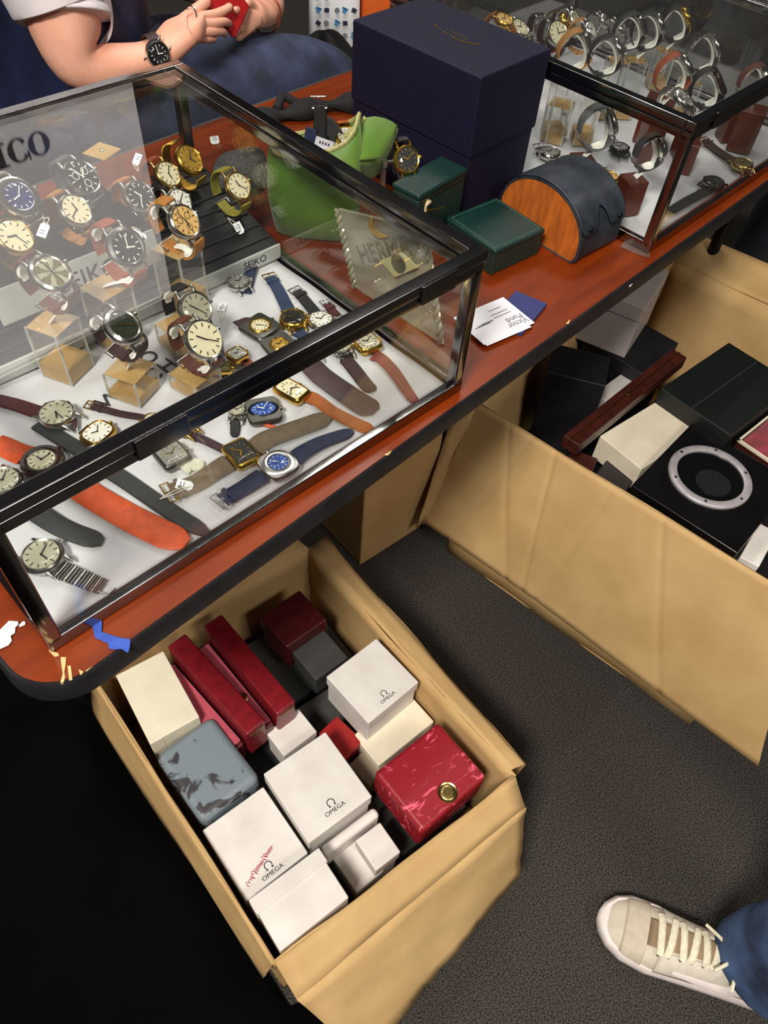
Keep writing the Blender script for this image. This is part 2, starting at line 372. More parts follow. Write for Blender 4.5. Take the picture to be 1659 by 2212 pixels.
b = MB(); b.tube([(-.052, -.0255, .0895), (.052, -.0255, .0895)], .0009, 6); b.build('gold_trim', BRASS, lb)
fb = thing('green_box', 'low square dark green box with stitched lid beside the leather watch roll', 'box', Matrix.Translation((.272, .176, T)) @ Matrix.Rotation(-.12, 4, 'Z'))
MB().box((0, 0, .017), (.100, .102, .034), bev=.002).build('base', grd, fb); MB().box((0, 0, .038), (.103, .105, .0085), bev=.0025).build('lid', gr, fb)
b = MB(); s_ = .046; b.tube([(-s_, -s_, .0424), (s_, -s_, .0424), (s_, s_, .0424), (-s_, s_, .0424)], .0005, 4, closed=True); b.build('stitching', mat('green_thread', (70, 110, 92), .6), fb)
# ---- leather watch roll
leather = mat('navy_leather', (42, 50, 60), .5, var=.15, scale=40, rgb2=(26, 32, 40), bump=.25, bscale=300)
tanl = mat('tan_suede', (190, 100, 22), .7, var=.18, scale=25, stretch=(1, 4, 1), rgb2=(150, 74, 14))
wr = thing('watch_roll', 'navy leather watch roll with tan lined end, flap and two studs', 'watch roll', frame((.390, .141, T), (.996, -.087, 0), (.087, .996, 0)))
dprof = [(.080, .012), (.080, .028)]+arc(0, .028, .080, .064, 0, 180, 22)[1:]+[(-.080, .012)]+arc(-.068, .012, .012, .012, 180, 270, 4)[1:]+arc(.068, .012, .012, .012, 270, 360, 4)
def yz(pts, x): return [(x, a, b) for a, b in pts]
Lr = .048
b = MB(); b.loft([yz(dprof, -Lr), yz(dprof, Lr)]); b.build('body', leather, wr, ang=50)
b = MB(); b.loft([yz([(a*.97, .048+(z-.048)*.96) for a, z in dprof], -Lr-.002), yz([(a*.97, .048+(z-.048)*.96) for a, z in dprof], -Lr+.004)]); b.build('end_panel', tanl, wr, ang=50)
b = MB(); b.tube([(-Lr-.0015, a, z) for a, z in dprof], .0022, 6, closed=True); b.build('end_piping', leather, wr)
def flap(i, j):
    nt = max(0, 1-((i-.5)/.16)**2) if abs(i-.5) < .16 else 0
    cr = min(i, 1-i); end = 166-26*nt-14*max(0, (.09-cr)/.09)**2
    a = math.radians(48+(end-48)*j); x = (-Lr-.003)+(2*Lr+.006)*i
    return (x, .0835*math.cos(a), .0285+.0672*math.sin(a))
MB().grid(flap, 40, 26).build('flap', leather, wr, solid=.003)
for sx in (-.034, .034): MB().lathe([(.0042, 0), (.0042, .0012), (.003, .0026), (.001, .003)], 12, frame((sx, -.0805, .0535), (1, 0, 0), z=(0, -.9, .43))).build('stud', mat('dark_stud', (30, 34, 44), .3, .7), wr)
# ---- cards
def card(name, label, pxs, z, t, mt, cat='card'):
    P = [Z(u, v, z+t) for u, v in pxs]; o = P[0]; M = frame((o.x, o.y, z), P[1]-P[0], P[3]-P[0]); w_ = (P[1]-P[0]).length; h_ = (P[3]-P[0]).length
    e = thing(name, label, cat, M @ Matrix.Translation((w_/2, h_/2, 0))); MB().box((0, 0, t/2), (w_, h_, t)).build('card_stock', mt, e, smooth=False); return e, w_, h_
navyc = mat('navy_card', (40, 48, 104), .6)
card('business_card', 'small stack of navy cards under the white business cards', [(1058, 690), (1128, 720), (1167, 655), (1098, 622)], T, .006, navyc)
card('business_card', 'white business card lying underneath the printed one', [(1052, 747), (1148, 706), (1080, 655), (985, 692)], T+.0062, .0005, CARDW)
e, w_, h_ = card('business_card', 'white business card with two line serif name lying on top', [(1046, 745), (1155, 697), (1084, 640), (975, 688)], T+.0069, .0005, CARDW)
rd = Z(1046, 745, T)-Z(1155, 697, T); up = Vector((-rd.y, rd.x, 0))
greyink = mat('grey_ink', (110, 108, 116), .7)
for tx, u, v, sz in (('Victor', 1119, 697, .0135), ('Pund', 1111, 687, .0135)):
    textmesh(tx, sz, e.matrix_world.inverted() @ frame(Z(u, v, T+.0075), rd, up), greyink, e)
for u, v, L in ((1085, 680, .03), (1078, 675, .03), (1068, 668, .02), (1048, 700, .026), (1043, 704, .026), (1053, 696, .022)):
    MB().box((0, 0, 0), (L, .0012, .0002), e.matrix_world.inverted() @ frame(Z(u, v, T+.0075), rd, up)).build('small_print', greyink, e)
# ================================================================== cartons on the floor
card_m = mat('cardboard', (198, 166, 116), .85, var=.06, scale=9, rgb2=(184, 150, 102), bump=.18, bscale=18, spec=.2)
def nz(x, y, s): return math.sin(x*s+1.3*math.sin(y*s*.7))*math.cos(y*s*1.3+math.sin(x*s*.5))
def panel(cs, name, par, amp=.0, nu=14, nv=8, mt=None, s=9, fold=None, jag=0):
    a, b_, c, d = [Vector(p) for p in cs]; nn = (b_-a).cross(d-a).normalized()
    def f(i, j):
        p = (a*(1-i)+b_*i)*(1-j)+(d*(1-i)+c*i)*j
        if jag and j == 1: p += (d-a).normalized()*jag*random.uniform(-1, 1)
        return p+nn*(amp*nz(i*1.1+p.x, j+p.y*.5, s)+(fold(i, j) if fold else 0))
    return MB().grid(f, nu, nv).build(name, mt or card_m, par, solid=.0035, ang=25)
def V3(p, z): return Vector((p[0], p[1], z))
# ---- carton with the white and red boxes
ca = thing('cardboard_carton', 'open cardboard carton full of white and red watch boxes under the table corner', 'carton')
FL, FR, BR = Vector((-.546, -.240)), Vector((-.137, -.310)), Vector((-.080, .208)); BL = FL+(BR-FR); zr = .262
for p, q, am in ((FL, FR, .002), (FR, BR, .002), (BR, BL, .001), (BL, FL, .002)):
    panel([V3(p, .003), V3(q, .003), V3(q, zr), V3(p, zr)], 'wall', ca, am)
panel([V3(FL, .004), V3(FR, .004), V3(BR, .004), V3(BL, .004)], 'bottom', ca)
# front flap: slopes out, then hangs
fa, fb_ = V3(FL, zr), V3(FR, zr); o1 = Vector((.0, -.062, -.012))
ga, gb = Z(640, 2158, .235), Z(1133, 1742, .235)
panel([fa, fb_, gb, ga], 'flap', ca, .0015, 16, 4)
ha, hb = Z(790, 2290, .10), Z(1122, 1888, .10)
panel([ga, gb, hb, ha], 'flap_lower', ca, .003, 20, 8, jag=.004)
# side flaps
panel([fb_+Vector((.004, .01, 0)), V3(BR, zr), V3(BR, zr)+Vector((.045, .006, -.012)), fb_+Vector((.032, .0, -.012))], 'flap', ca, .002, 14, 4)
panel([fb_+Vector((.032, .0, -.012)), V3(BR, zr)+Vector((.045, .006, -.012)), V3(BR, .11)+Vector((.055, 0, 0)), V3(FR, .11)+Vector((.05, .01, 0))], 'flap_lower', ca, .003, 14, 6)
panel([V3(BL, zr), V3(FL, zr), V3(FL, zr-.10)+Vector((-.018, .01, 0)), V3(BL, zr-.10)+Vector((-.03, -.03, 0))], 'flap', ca, .002, 14, 6)
panel([V3(BR, zr), V3(BL, zr), V3(BL, zr+.012)+Vector((.0, .05, 0)), V3(BR, zr+.012)+Vector((-.01, .05, 0))], 'flap', ca, .003, 14, 4)
# ---- big carton
cb = thing('cardboard_carton', 'large creased cardboard carton holding dark boxes and a porthole box', 'carton')
zc = .36; A = Vector((.351, .186)); B = Vector((.393, -.47)); Cc = Vector((1.125, -.45)); Dd = Vector((1.09, .186))
A2 = Vector((.262, .13)); B2 = Vector((.30, -.47))
for p, q, p2, q2 in ((A, B, A2, B2), (B, Cc, B2, Cc), (Cc, Dd, Cc, Dd), (Dd, A, Dd, A2)):
    panel([V3(p2, .003), V3(q2, .003), V3(q, zc), V3(p, zc)], 'wall', cb, .003, 16, 8)
panel([V3(A2, .004), V3(B2, .004), V3(Cc, .004), V3(Dd, .004)], 'bottom', cb)
def crease(i, j):
    c = 0
    for (i0, k, w_) in ((.28, .05, .004), (.47, -.10, .005), (.12, .16, .004), (.20, -.12, .004), (.62, .12, .005)):
        dd = (i-i0-k*j)/w_; c += .0022*math.exp(-dd*dd/4)
    c += .006*math.sin(i*5)*j*j
    return c
f0, f1 = V3(A, zc)+Vector((-.004, .004, .002)), V3(B, zc)+Vector((-.004, 0, .002))
g0, g1 = Z(916, 1128, .055), Z(1640, 1650, .055)
panel([f0, f1, g1, g0], 'flap', cb, .0008, 240, 24, fold=crease, s=7)
panel([V3(Dd, zc), V3(Cc, zc), V3(Cc, zc+.03)+Vector((.10, 0, 0)), V3(Dd, zc+.03)+Vector((.10, 0, 0))], 'flap', cb, .004, 14, 5)
panel([V3(Dd, zc), V3(A, zc), V3(A, zc-.16)+Vector((-.02, .07, 0)), V3(Dd, zc-.16)+Vector((0, .06, 0))], 'flap', cb, .003, 14, 5)
panel([V3(A, zc)+Vector((-.003, .0, 0)), V3(A, zc)+Vector((-.045, .03, -.05)), Z(917, 1140, .06)+Vector((-.012, .012, 0)), Z(930, 1120, .06)], 'corner_fold', cb, .003, 4, 8)
# ---- small closed carton further under the table
P0, P1, P2 = Z(690, 1140, 0), Z(778, 1222, 0), Z(925, 1128, 0)
ux = (P2-P1).normalized(); uy = Vector((-ux.y, ux.x, 0)); wx, wy, hz = .2, .15, .30
cs_ = thing('cardboard_carton', 'closed plain carton standing in the shade under the table', 'carton', frame(P1+ux*wx/2+uy*wy/2, ux, uy))
MB().box((0, 0, hz/2), (wx, wy, hz), bev=.004).build('body', card_m, cs_)
for s_ in (-1, 1): MB().box((0, s_*wy/4, hz+.0018), (wx, wy/2-.002, .0035)).build('flap', card_m, cs_)
MB().box((0, 0, hz+.004), (wx, .045, .0006)).build('parcel_tape', mat('parcel_tape', (170, 128, 70), .3), cs_)
# ================================================================== boxes inside
whitebox = mat('white_card', (222, 218, 214), .6, var=.03, scale=20, rgb2=(208, 203, 198), bump=.1, bscale=200)
creambox = mat('cream_card', (226, 218, 196), .6, var=.04, scale=20, rgb2=(214, 205, 182), bump=.1, bscale=200)
def wear(name, base, mark, scale, lo, hi, stretch=None, rough=.45):
    m = bpy.data.materials.new(name); m.use_nodes = True; nt = m.node_tree; n = nt.nodes; b = n['Principled BSDF']; b.inputs['Roughness'].default_value = rough
    tc = n.new('ShaderNodeTexCoord'); mp = n.new('ShaderNodeMapping'); nt.links.new(tc.outputs['Object'], mp.inputs[0])
    if stretch: mp.inputs['Scale'].default_value = stretch
    no = n.new('ShaderNodeTexNoise'); no.inputs['Scale'].default_value = scale; no.inputs['Detail'].default_value = 5; no.inputs['Distortion'].default_value = 1.2
    nt.links.new(mp.outputs[0], no.inputs['Vector']); rp = n.new('ShaderNodeValToRGB')
    rp.color_ramp.elements[0].position = lo; rp.color_ramp.elements[1].position = hi
    rp.color_ramp.elements[0].color = lin(base); rp.color_ramp.elements[1].color = lin(mark)
    nt.links.new(no.outputs['Fac'], rp.inputs[0]); nt.links.new(rp.outputs[0], b.inputs['Base Color']); return m
def pxframe(O, A_, B_, z, h):
    o, a, b_ = Z(*O, z), Z(*A_, z), Z(*B_, z); ux = (a-o).normalized(); uy = Vector((-ux.y, ux.x, 0)); w_ = (a-o).length; d = (b_-o).dot(uy)
    c = o+ux*w_/2+uy*d/2; c.z = z-h
    return frame(c, ux, uy if d > 0 else uy), w_, abs(d)
def pbox(name, label, O, A_, B_, z, h, mt, lid=.0, lmat=None, bev=.002, seg=2, cat='box', tilt=None, lip=.002):
    M, w_, d = pxframe(O, A_, B_, z, h)
    if tilt: M = M @ Matrix.Translation((0, 0, h)) @ Matrix.Rotation(tilt[0], 4, 'X') @ Matrix.Rotation(tilt[1], 4, 'Y') @ Matrix.Translation((0, 0, -h))
    e = thing(name, label, cat, M)
    if lid:
        MB().box((0, 0, (h-lid)/2), (w_-2*lip, d-2*lip, h-lid), bev=bev, seg=seg).build('base', mt, e)
        MB().box((0, 0, h-lid/2), (w_, d, lid), bev=bev, seg=seg).build('lid', lmat or mt, e)
    else: MB().box((0, 0, h/2), (w_, d, h), bev=bev, seg=seg).build('body', mt, e)
    e['dims'] = (w_, d, h); return e
def logo(e, u, v, z, size):
    p = e.matrix_world.inverted() @ Z(u, v, z)
    M = Matrix.Translation((p.x, p.y, e['dims'][2]+.0003)); e = [c for c in e.children if c.name.startswith('lid')][0]
    textmesh('OMEGA', size, M @ Matrix.Translation((0, -size*.55, 0)), INK, e, sx=1.1)
    pts = [(size*.62*math.cos(math.radians(a)), size*.62*math.sin(math.radians(a))+size*.75, 0) for a in range(-55, 236, 10)]
    pts = [(size*.7, size*.2, 0)]+[(size*.36, size*.22, 0)]+pts+[(-size*.36, size*.22, 0), (-size*.7, size*.2, 0)]
    MB().ribbon(pts, None, size*.16, .0003, M, norm=(0, 0, 1)).build('emblem', INK, e)
B1 = pbox('watch_box', 'white lidded watch box with black logo, leaning by the carton\'s side wall', (796, 1563), (905, 1473), (689, 1473), .262, .085, whitebox, .026); logo(B1, 834, 1503, .262, .0076)
B2 = pbox('watch_box', 'white square watch box with black logo in the middle of the carton', (667, 1822), (804, 1720), (563, 1675), .255, .10, whitebox, .032); logo(B2, 720, 1742, .255, .0088)
B3 = pbox('watch_box', 'white watch box with black logo and red handwriting', (531, 1948), (666, 1842), (444, 1788), .235, .10, whitebox, .04); logo(B3, 585, 1878, .235, .0088)
# red scribble on it
b = MB(); redink = mat('red_pen', (190, 52, 66), .6)
def scrib(u0, v0, u1, v1, n, amp, z):
    pts = []
    for k in range(n*4+1):
        t = k/(n*4); ph = t*n*2*PI; off = amp*math.sin(ph)*(1 if (k//4) % 3 else 1.5); du = 2.2*math.cos(ph)
        L = math.hypot(u1-u0, v1-v0); nx, ny = -(v1-v0)/L, (u1-u0)/L
        pts.append(B3.matrix_world.inverted() @ (Z(u0+(u1-u0)*t+nx*off+du*(u1-u0)/L, v0+(v1-v0)*t+ny*off+du*(v1-v0)/L, z)))
    b.tube(pts, .00045, 5)
scrib(533, 1914, 549, 1890, 4, 4, .2356); scrib(541, 1898, 551, 1884, 1, 5, .2356); scrib(541, 1896, 553, 1877, 6, 4, .2356) if False else None
scrib(551, 1886, 557, 1877, 2, 5, .2356); scrib(556, 1876, 569, 1860, 5, 3, .2356); scrib(570, 1858, 573, 1846, 2, 5, .2356); scrib(574, 1850, 588, 1829, 6, 3, .2356)
b.build('red_handwriting', redink, B3)
B4 = pbox('watch_box', 'blank white lidded box lying on its side at the carton\'s front edge', (605, 2056), (754, 1938), (539, 1943), .262, .07, whitebox, 0)
w_, d, h = B4['dims']; MB().box((0, d/2-.011, h/2-.0), (w_+.004, .022, h+.005), bev=.0012).build('lid', whitebox, B4)
grey_w = wear('worn_grey', (118, 130, 138), (58, 56, 60), 20, .565, .60, None, .5)
B5 = pbox('watch_box', 'grey-blue box with dark peeling marks on its lid', (435, 1778), (562, 1678), (345, 1622), .25, .10, grey_w, 0, bev=.012, seg=4)
B6 = pbox('watch_box', 'cream two part box tucked under the table edge', (352, 1592), (431, 1548), (265, 1450), .265, .09, creambox, .0)
w_, d, h = B6['dims']; MB().box((-w_/2-.010, 0, h/2), (.0215, d, h-.002), bev=.0015).build('sleeve', creambox, B6)
redl = mat('red_leatherette', (126, 18, 30), .38, var=.15, scale=60, bump=.15, bscale=500, coat=.2)
redd = mat('dark_red', (84, 14, 20), .4, var=.15)
pink = mat('pink_lining', (186, 74, 92), .8, var=.12, scale=40, sheen=.3)
def clam(label, O, A_, B_, z, emblem=False):
    M, w_, d = pxframe(O, A_, B_, z, .10); e = thing('presentation_box', label, 'box', M)
    MB().box((0, 0, .06), (w_, d, .08), bev=.004, seg=3).build('lid', redl, e)
    sgn = -1
    MB().box((0, sgn*(d/2+.019), .035), (w_*.93, .034, .05), bev=.004, seg=3).build('base', redd, e)
    MB().box((0, sgn*(d/2+.018), .0625), (w_*.86, .028, .006), bev=.002).build('lining', pink, e)
    b = MB(); b.tube([(w_/2+.0008, -d/2+.004, .09), (w_/2+.0008, d/2-.004, .09)], .0009, 6); b.build('gold_edge', BRASS, e)
    if emblem: MB().lathe([(.010, 0), (.010, .002), (.007, .003), (.0065, .002), (.001, .002)], 20, Matrix.Translation((.03, sgn*(d/2+.018), .0655))).build('emblem', BRASS, e)
    return e
clam('open red presentation box with pink lining beside the cream box', (360, 1395), (533, 1589), (401, 1368), .272)
clam('open glossy red presentation box with pink lining and gold emblem', (438, 1351), (598, 1545), (475, 1321), .276, True)
B9 = pbox('presentation_box', 'closed dark red presentation box at the shaded end of the carton', (619, 1400), (707, 1338), (531, 1350), .235, .08, mat('oxblood', (74, 14, 16), .4, var=.15, coat=.15), .04, bev=.004)
B10 = pbox('watch_box', 'dark charcoal box behind the white logo boxes', (682, 1470), (752, 1420), (622, 1412), .205, .06, mat('charcoal_card', (62, 62, 60), .6), .02)
B11 = pbox('watch_box', 'plain white inner box lying between red and grey boxes', (613, 1634), (685, 1580), (572, 1582), .215, .07, whitebox, .02)
B12 = pbox('presentation_box', 'small red box wedged between two white logo boxes', (745, 1640), (785, 1600), (700, 1572), .185, .05, mat('bright_red', (150, 26, 26), .4), .02)
redworn = wear('worn_red', (142, 24, 36), (222, 92, 118), 30, .565, .65, (1, 2.2, 1), .4)
B13 = pbox('presentation_box', 'worn red presentation box with pink scuffs and round gold emblem', (912, 1799), (1053, 1676), (800, 1674), .262, .075, redworn, 0, bev=.008, seg=3)
p = B13.matrix_world.inverted() @ Z(967, 1712, .262)
em = MB(); em.lathe([(.0155, 0), (.0155, .0014), (.0143, .0026), (.012, .0016), (.0108, .0026), (.005, .0020), (.0044, .003), (.0005, .003)], 28, Matrix.Translation((p.x, p.y, .0752))); 
for k in range(9): em.box((p.x+.0078*math.cos(k*.7), p.y+.0078*math.sin(k*.7), .0776), (.0018, .0014, .0012))
em.build('emblem', BRASS, B13)
B14 = pbox('watch_box', 'cream box lying under the worn red presentation box', (818, 1655), (938, 1558), (760, 1590), .185, .06, creambox, .02)
B15 = pbox('watch_box', 'small white box standing beside the worn red presentation box', (812, 1882), (866, 1840), (768, 1815), .215, .09, whitebox, .03)
B16 = pbox('watch_box', 'narrow white box between logo box and small white box', (705, 1850), (822, 1760), (690, 1830), .215, .06, whitebox, .0, bev=.006)
B17 = pbox('watch_box', 'grey shaded inner box below the blank white box', (770, 1930), (830, 1880), (705, 1850), .17, .06, whitebox, .02)
B18 = pbox('watch_box', 'taupe box deep between the middle and the worn red box', (800, 1700), (840, 1660), (765, 1640), .165, .06, mat('taupe_card', (150, 138, 118), .6), .02)
# added layer carrying the boxes; charcoal puts shade into the gaps
Rc = frame((0, 0, 0), (FR-FL).to_3d(), (BL-FL).to_3d()); cm = ((FL+FR+BL+BR)/4).to_3d()
k = 0
for i in range(2):
    for j in range(3):
        c = cm+Rc.to_3x3() @ Vector(((i-.5)*.19, (j-1)*.158, 0)); k += 1
        e = thing('watch_box', 'added lower layer box, charcoal to darken the gaps between the upper boxes', 'box', Matrix.Translation((c.x, c.y, .008)) @ Rc, 'lower layer of boxes in the carton')
        MB().box((0, 0, .04), (.17, .14, .08), bev=.002).build('base', MATS['charcoal_card'], e); MB().box((0, 0, .094), (.174, .144, .028), bev=.002).build('lid', MATS['charcoal_card'], e)
# ---- inside the big carton
greybox = mat('grey_white_card', (196, 186, 182), .6, var=.03, scale=25)
blk = mat('black_card', (26, 25, 30), .5, var=.1)
blkgreen = mat('black_green', (18, 24, 22), .5, var=.1, scale=300, bump=.2, bscale=800)
C1 = thing('watch_box', 'large pale grey box standing in the carton close to the table edge', 'box', frame(Vector((.703, .072, .345))+Vector((.97, .22, 0))*.08+Vector((-.22, .97, 0))*.085, (.97, .22, 0), (-.22, .97, 0)))
MB().box((0, 0, .0475), (.156, .168, .095), bev=.002).build('base', greybox, C1); MB().box((0, 0, .1125), (.160, .172, .035), bev=.002).build('lid', greybox, C1)
textmesh('H', .006, frame((-.066, -.0862, .108), (1, 0, 0), z=(0, -1, 0)), INK, C1, 'small_mark')
C2 = pbox('watch_box', 'matt black box half hidden below the table edge in the carton', (1182, 803), (1308, 834), (1225, 748), .40, .20, blk, .07)
mah = mat('mahogany_leather', (70, 28, 22), .42, var=.2, scale=50, bump=.2, bscale=300, coat=.2)
C3 = pbox('jewellery_case', 'long slim brown leather case with gold seam and clasp', (1251, 962), (1485, 771), (1228, 930), .38, .03, mah, 0, bev=.003)
w_, d, h = C3['dims']
b = MB(); b.tube([(-w_/2, 0, h+.0003), (w_/2, 0, h+.0003)], .0016, 6); b.build('gold_seam', GOLD, C3)
MB().box((.0, 0, h+.001), (.012, .006, .003), bev=.001).build('clasp', GOLD, C3)
C4 = pbox('watch_box', 'cream card box lying behind the porthole box', (1386, 1014), (1532, 918), (1304, 936), .34, .06, creambox, .0)
C5 = pbox('watch_box', 'large black green box with a lid seam at the far side of the carton', (1577, 940), (1720, 830), (1452, 822), .38, .14, blkgreen, .0)
w_, d, h = C5['dims']; MB().box((0, d*.05, h+.0006), (w_*.98, .0012, .0012)).build('lid_seam', mat('seam_grey', (70, 76, 74), .4), C5)
C6 = pbox('porthole_box', 'black lacquer box with a chrome ringed round window', (1593, 1195), (1715, 1040), (1360, 1052), .36, .13, mat('black_lacquer', (14, 13, 14), .22, var=.2, scale=20, coat=.4), 0, bev=.002)
pc = C6.matrix_world.inverted() @ Z(1533, 1030, .36); h = C6['dims'][2]; ro = .0765
MC = Matrix.Translation((pc.x, pc.y, h))
MB().lathe([(ro*.80, -.001), (ro*.80, .004), (ro*.86, .0055), (ro*.97, .0055), (ro, .0035), (ro, -.001)], 56, MC, cap=False).build('chrome_ring', mat('ring_chrome', (190, 184, 188), .35, .35), C6)
MB().lathe([(ro*.8, .0002), (ro*.8, .0008)], 48, MC).build('window_glass', mat('dark_glass', (10, 12, 12), .08, var=.05), C6)
b = MB(); b.lathe([(ro*.42, 0), (ro*.42, .0006)], 32, MC @ Matrix.Translation((-.01, -.012, .0008))); b.build('inner_disc', mat('dim_disc', (30, 34, 33), .3), C6)
for k in range(6):
    a = math.radians(20+60*k); MB().lathe([(.0028, .005), (.0028, .0064), (.0012, .007)], 10, MC @ Matrix.Translation((ro*.9*math.cos(a), ro*.9*math.sin(a), 0))).build('screw', mat('screw_dark', (90, 84, 86), .35, .9), C6)
velvet = mat('red_velvet', (150, 30, 52), .9, var=.25, scale=25, sheen=.6)
C7 = pbox('presentation_box', 'open mahogany box with crimson velvet lining beside the black green box', (1592, 953), (1720, 850), (1760, 1080), .35, .05, mah, 0)
w_, d, h = C7['dims']; MB().box((0, 0, h+.0005), (w_-.014, d-.014, .004), bev=.001).build('velvet_lining', velvet, C7)
b = MB(); b.box((0, d/2-.002, h+.002), (w_, .004, .006)); b.box((-w_/2+.002, 0, h+.002), (.004, d, .006)); b.build('pale_rim', creambox, C7)
C8 = pbox('watch_box', 'small brown box poking out below the slim leather case', (1280, 1020), (1292, 990), (1228, 985), .31, .05, mah, 0)
C9 = pbox('watch_box', 'small dark taupe box leaning against the porthole box', (1352, 1062), (1392, 1006), (1290, 1020), .30, .08, mat('dark_taupe', (44, 38, 38), .5), .03)
C10 = pbox('watch_box', 'narrow pale box between grey box and slim leather case', (1315, 870), (1395, 810), (1290, 845), .31, .05, whitebox, .0)
C11 = pbox('watch_box', 'white box end showing beside the porthole box at the carton rim', (1640, 1225), (1680, 1150), (1600, 1200), .30, .07, whitebox, .0)
C12 = pbox('watch_box', 'dark steel grey box under the cream card box', (1330, 960), (1365, 935), (1310, 945), .27, .05, mat('steel_grey_card', (70, 74, 76), .4), 0)

# plain boxes below that carry the upper ones
for k, (x, y, sx, sy, h) in enumerate(((.74, .095, .15, .15, .335), (.50, .075, .16, .15, .19), (.50, -.10, .16, .18, .21), (.70, -.09, .18, .18, .21), (.90, -.09, .18, .18, .20), (.50, -.32, .17, .20, .20), (.72, -.32, .20, .20, .20), (.95, -.32, .2, .2, .20))):
    e = thing('watch_box', 'dark plain box at the bottom of the large carton', 'box', Matrix.Translation((x+.03, y, .008)), 'bottom layer of boxes in the large carton')
    MB().box((0, 0, (h-.03)/2), (sx-.004, sy-.004, h-.03), bev=.002).build('base', blk, e); MB().box((0, 0, h-.015), (sx, sy, .03), bev=.002).build('lid', blk, e)
# ================================================================== watches
def smat(name, rgb, **k): return mat(name, rgb, **dict(dict(rough=.6, var=.12, scale=120, bump=.25, bscale=700), **k))
ST = dict(
 tan=smat('strap_tan', (176, 122, 62)), rust=smat('strap_rust', (150, 72, 40)), brown=smat('strap_brown', (92, 48, 34)), dkbrown=smat('strap_dark_brown', (58, 36, 34)),
 black=smat('strap_black', (24, 24, 26)), grey=smat('strap_grey', (92, 94, 96)), charcoal=smat('strap_charcoal', (44, 46, 48)), olive=smat('strap_olive', (148, 142, 52)),
 navy=smat('strap_navy', (28, 36, 72)), blue=smat('strap_blue', (36, 54, 88)), maroon=smat('strap_maroon', (74, 22, 24)), red=smat('strap_red', (128, 62, 54)),
 orange=smat('strap_orange', (214, 84, 34), rough=.45), taupe=smat('strap_taupe', (112, 96, 76)), aub=smat('strap_aubergine', (78, 60, 62)), plum=smat('strap_plum', (58, 32, 40)),
 caramel=smat('strap_caramel', (168, 92, 36)), cream=smat('strap_cream', (206, 206, 186)), honey=smat('strap_honey', (186, 122, 54)))
DI = dict(
 cream=mat('dial_cream', (226, 218, 184), .4, var=.03), white=mat('dial_white', (232, 230, 220), .4, var=.02), black=mat('dial_black', (22, 22, 24), .35), blue=mat('dial_blue', (36, 44, 110), .35, .2),
 royal=mat('dial_royal', (30, 76, 168), .35, .2), gold=mat('dial_gold', (214, 170, 70), .35, .5), orange=mat('dial_orange', (232, 190, 120), .4), silver=mat('dial_silver', (196, 192, 168), .32, .4),
 green=mat('dial_green', (44, 50, 40), .35), olivegold=mat('dial_olive', (120, 112, 62), .4, .4), grey=mat('dial_grey', (150, 150, 146), .35, .3))
GREYM = mat('brushed_grey', (128, 126, 120), .35, 1); BLKM = mat('black_metal', (30, 28, 26), .35, .6); TORT = mat('tortoise', (58, 28, 14), .2, var=.5, scale=30, coat=.5)
CM = dict(steel=STEEL, gold=GOLD, grey=GREYM, brass=BRASS, black=BLKM, tort=TORT)
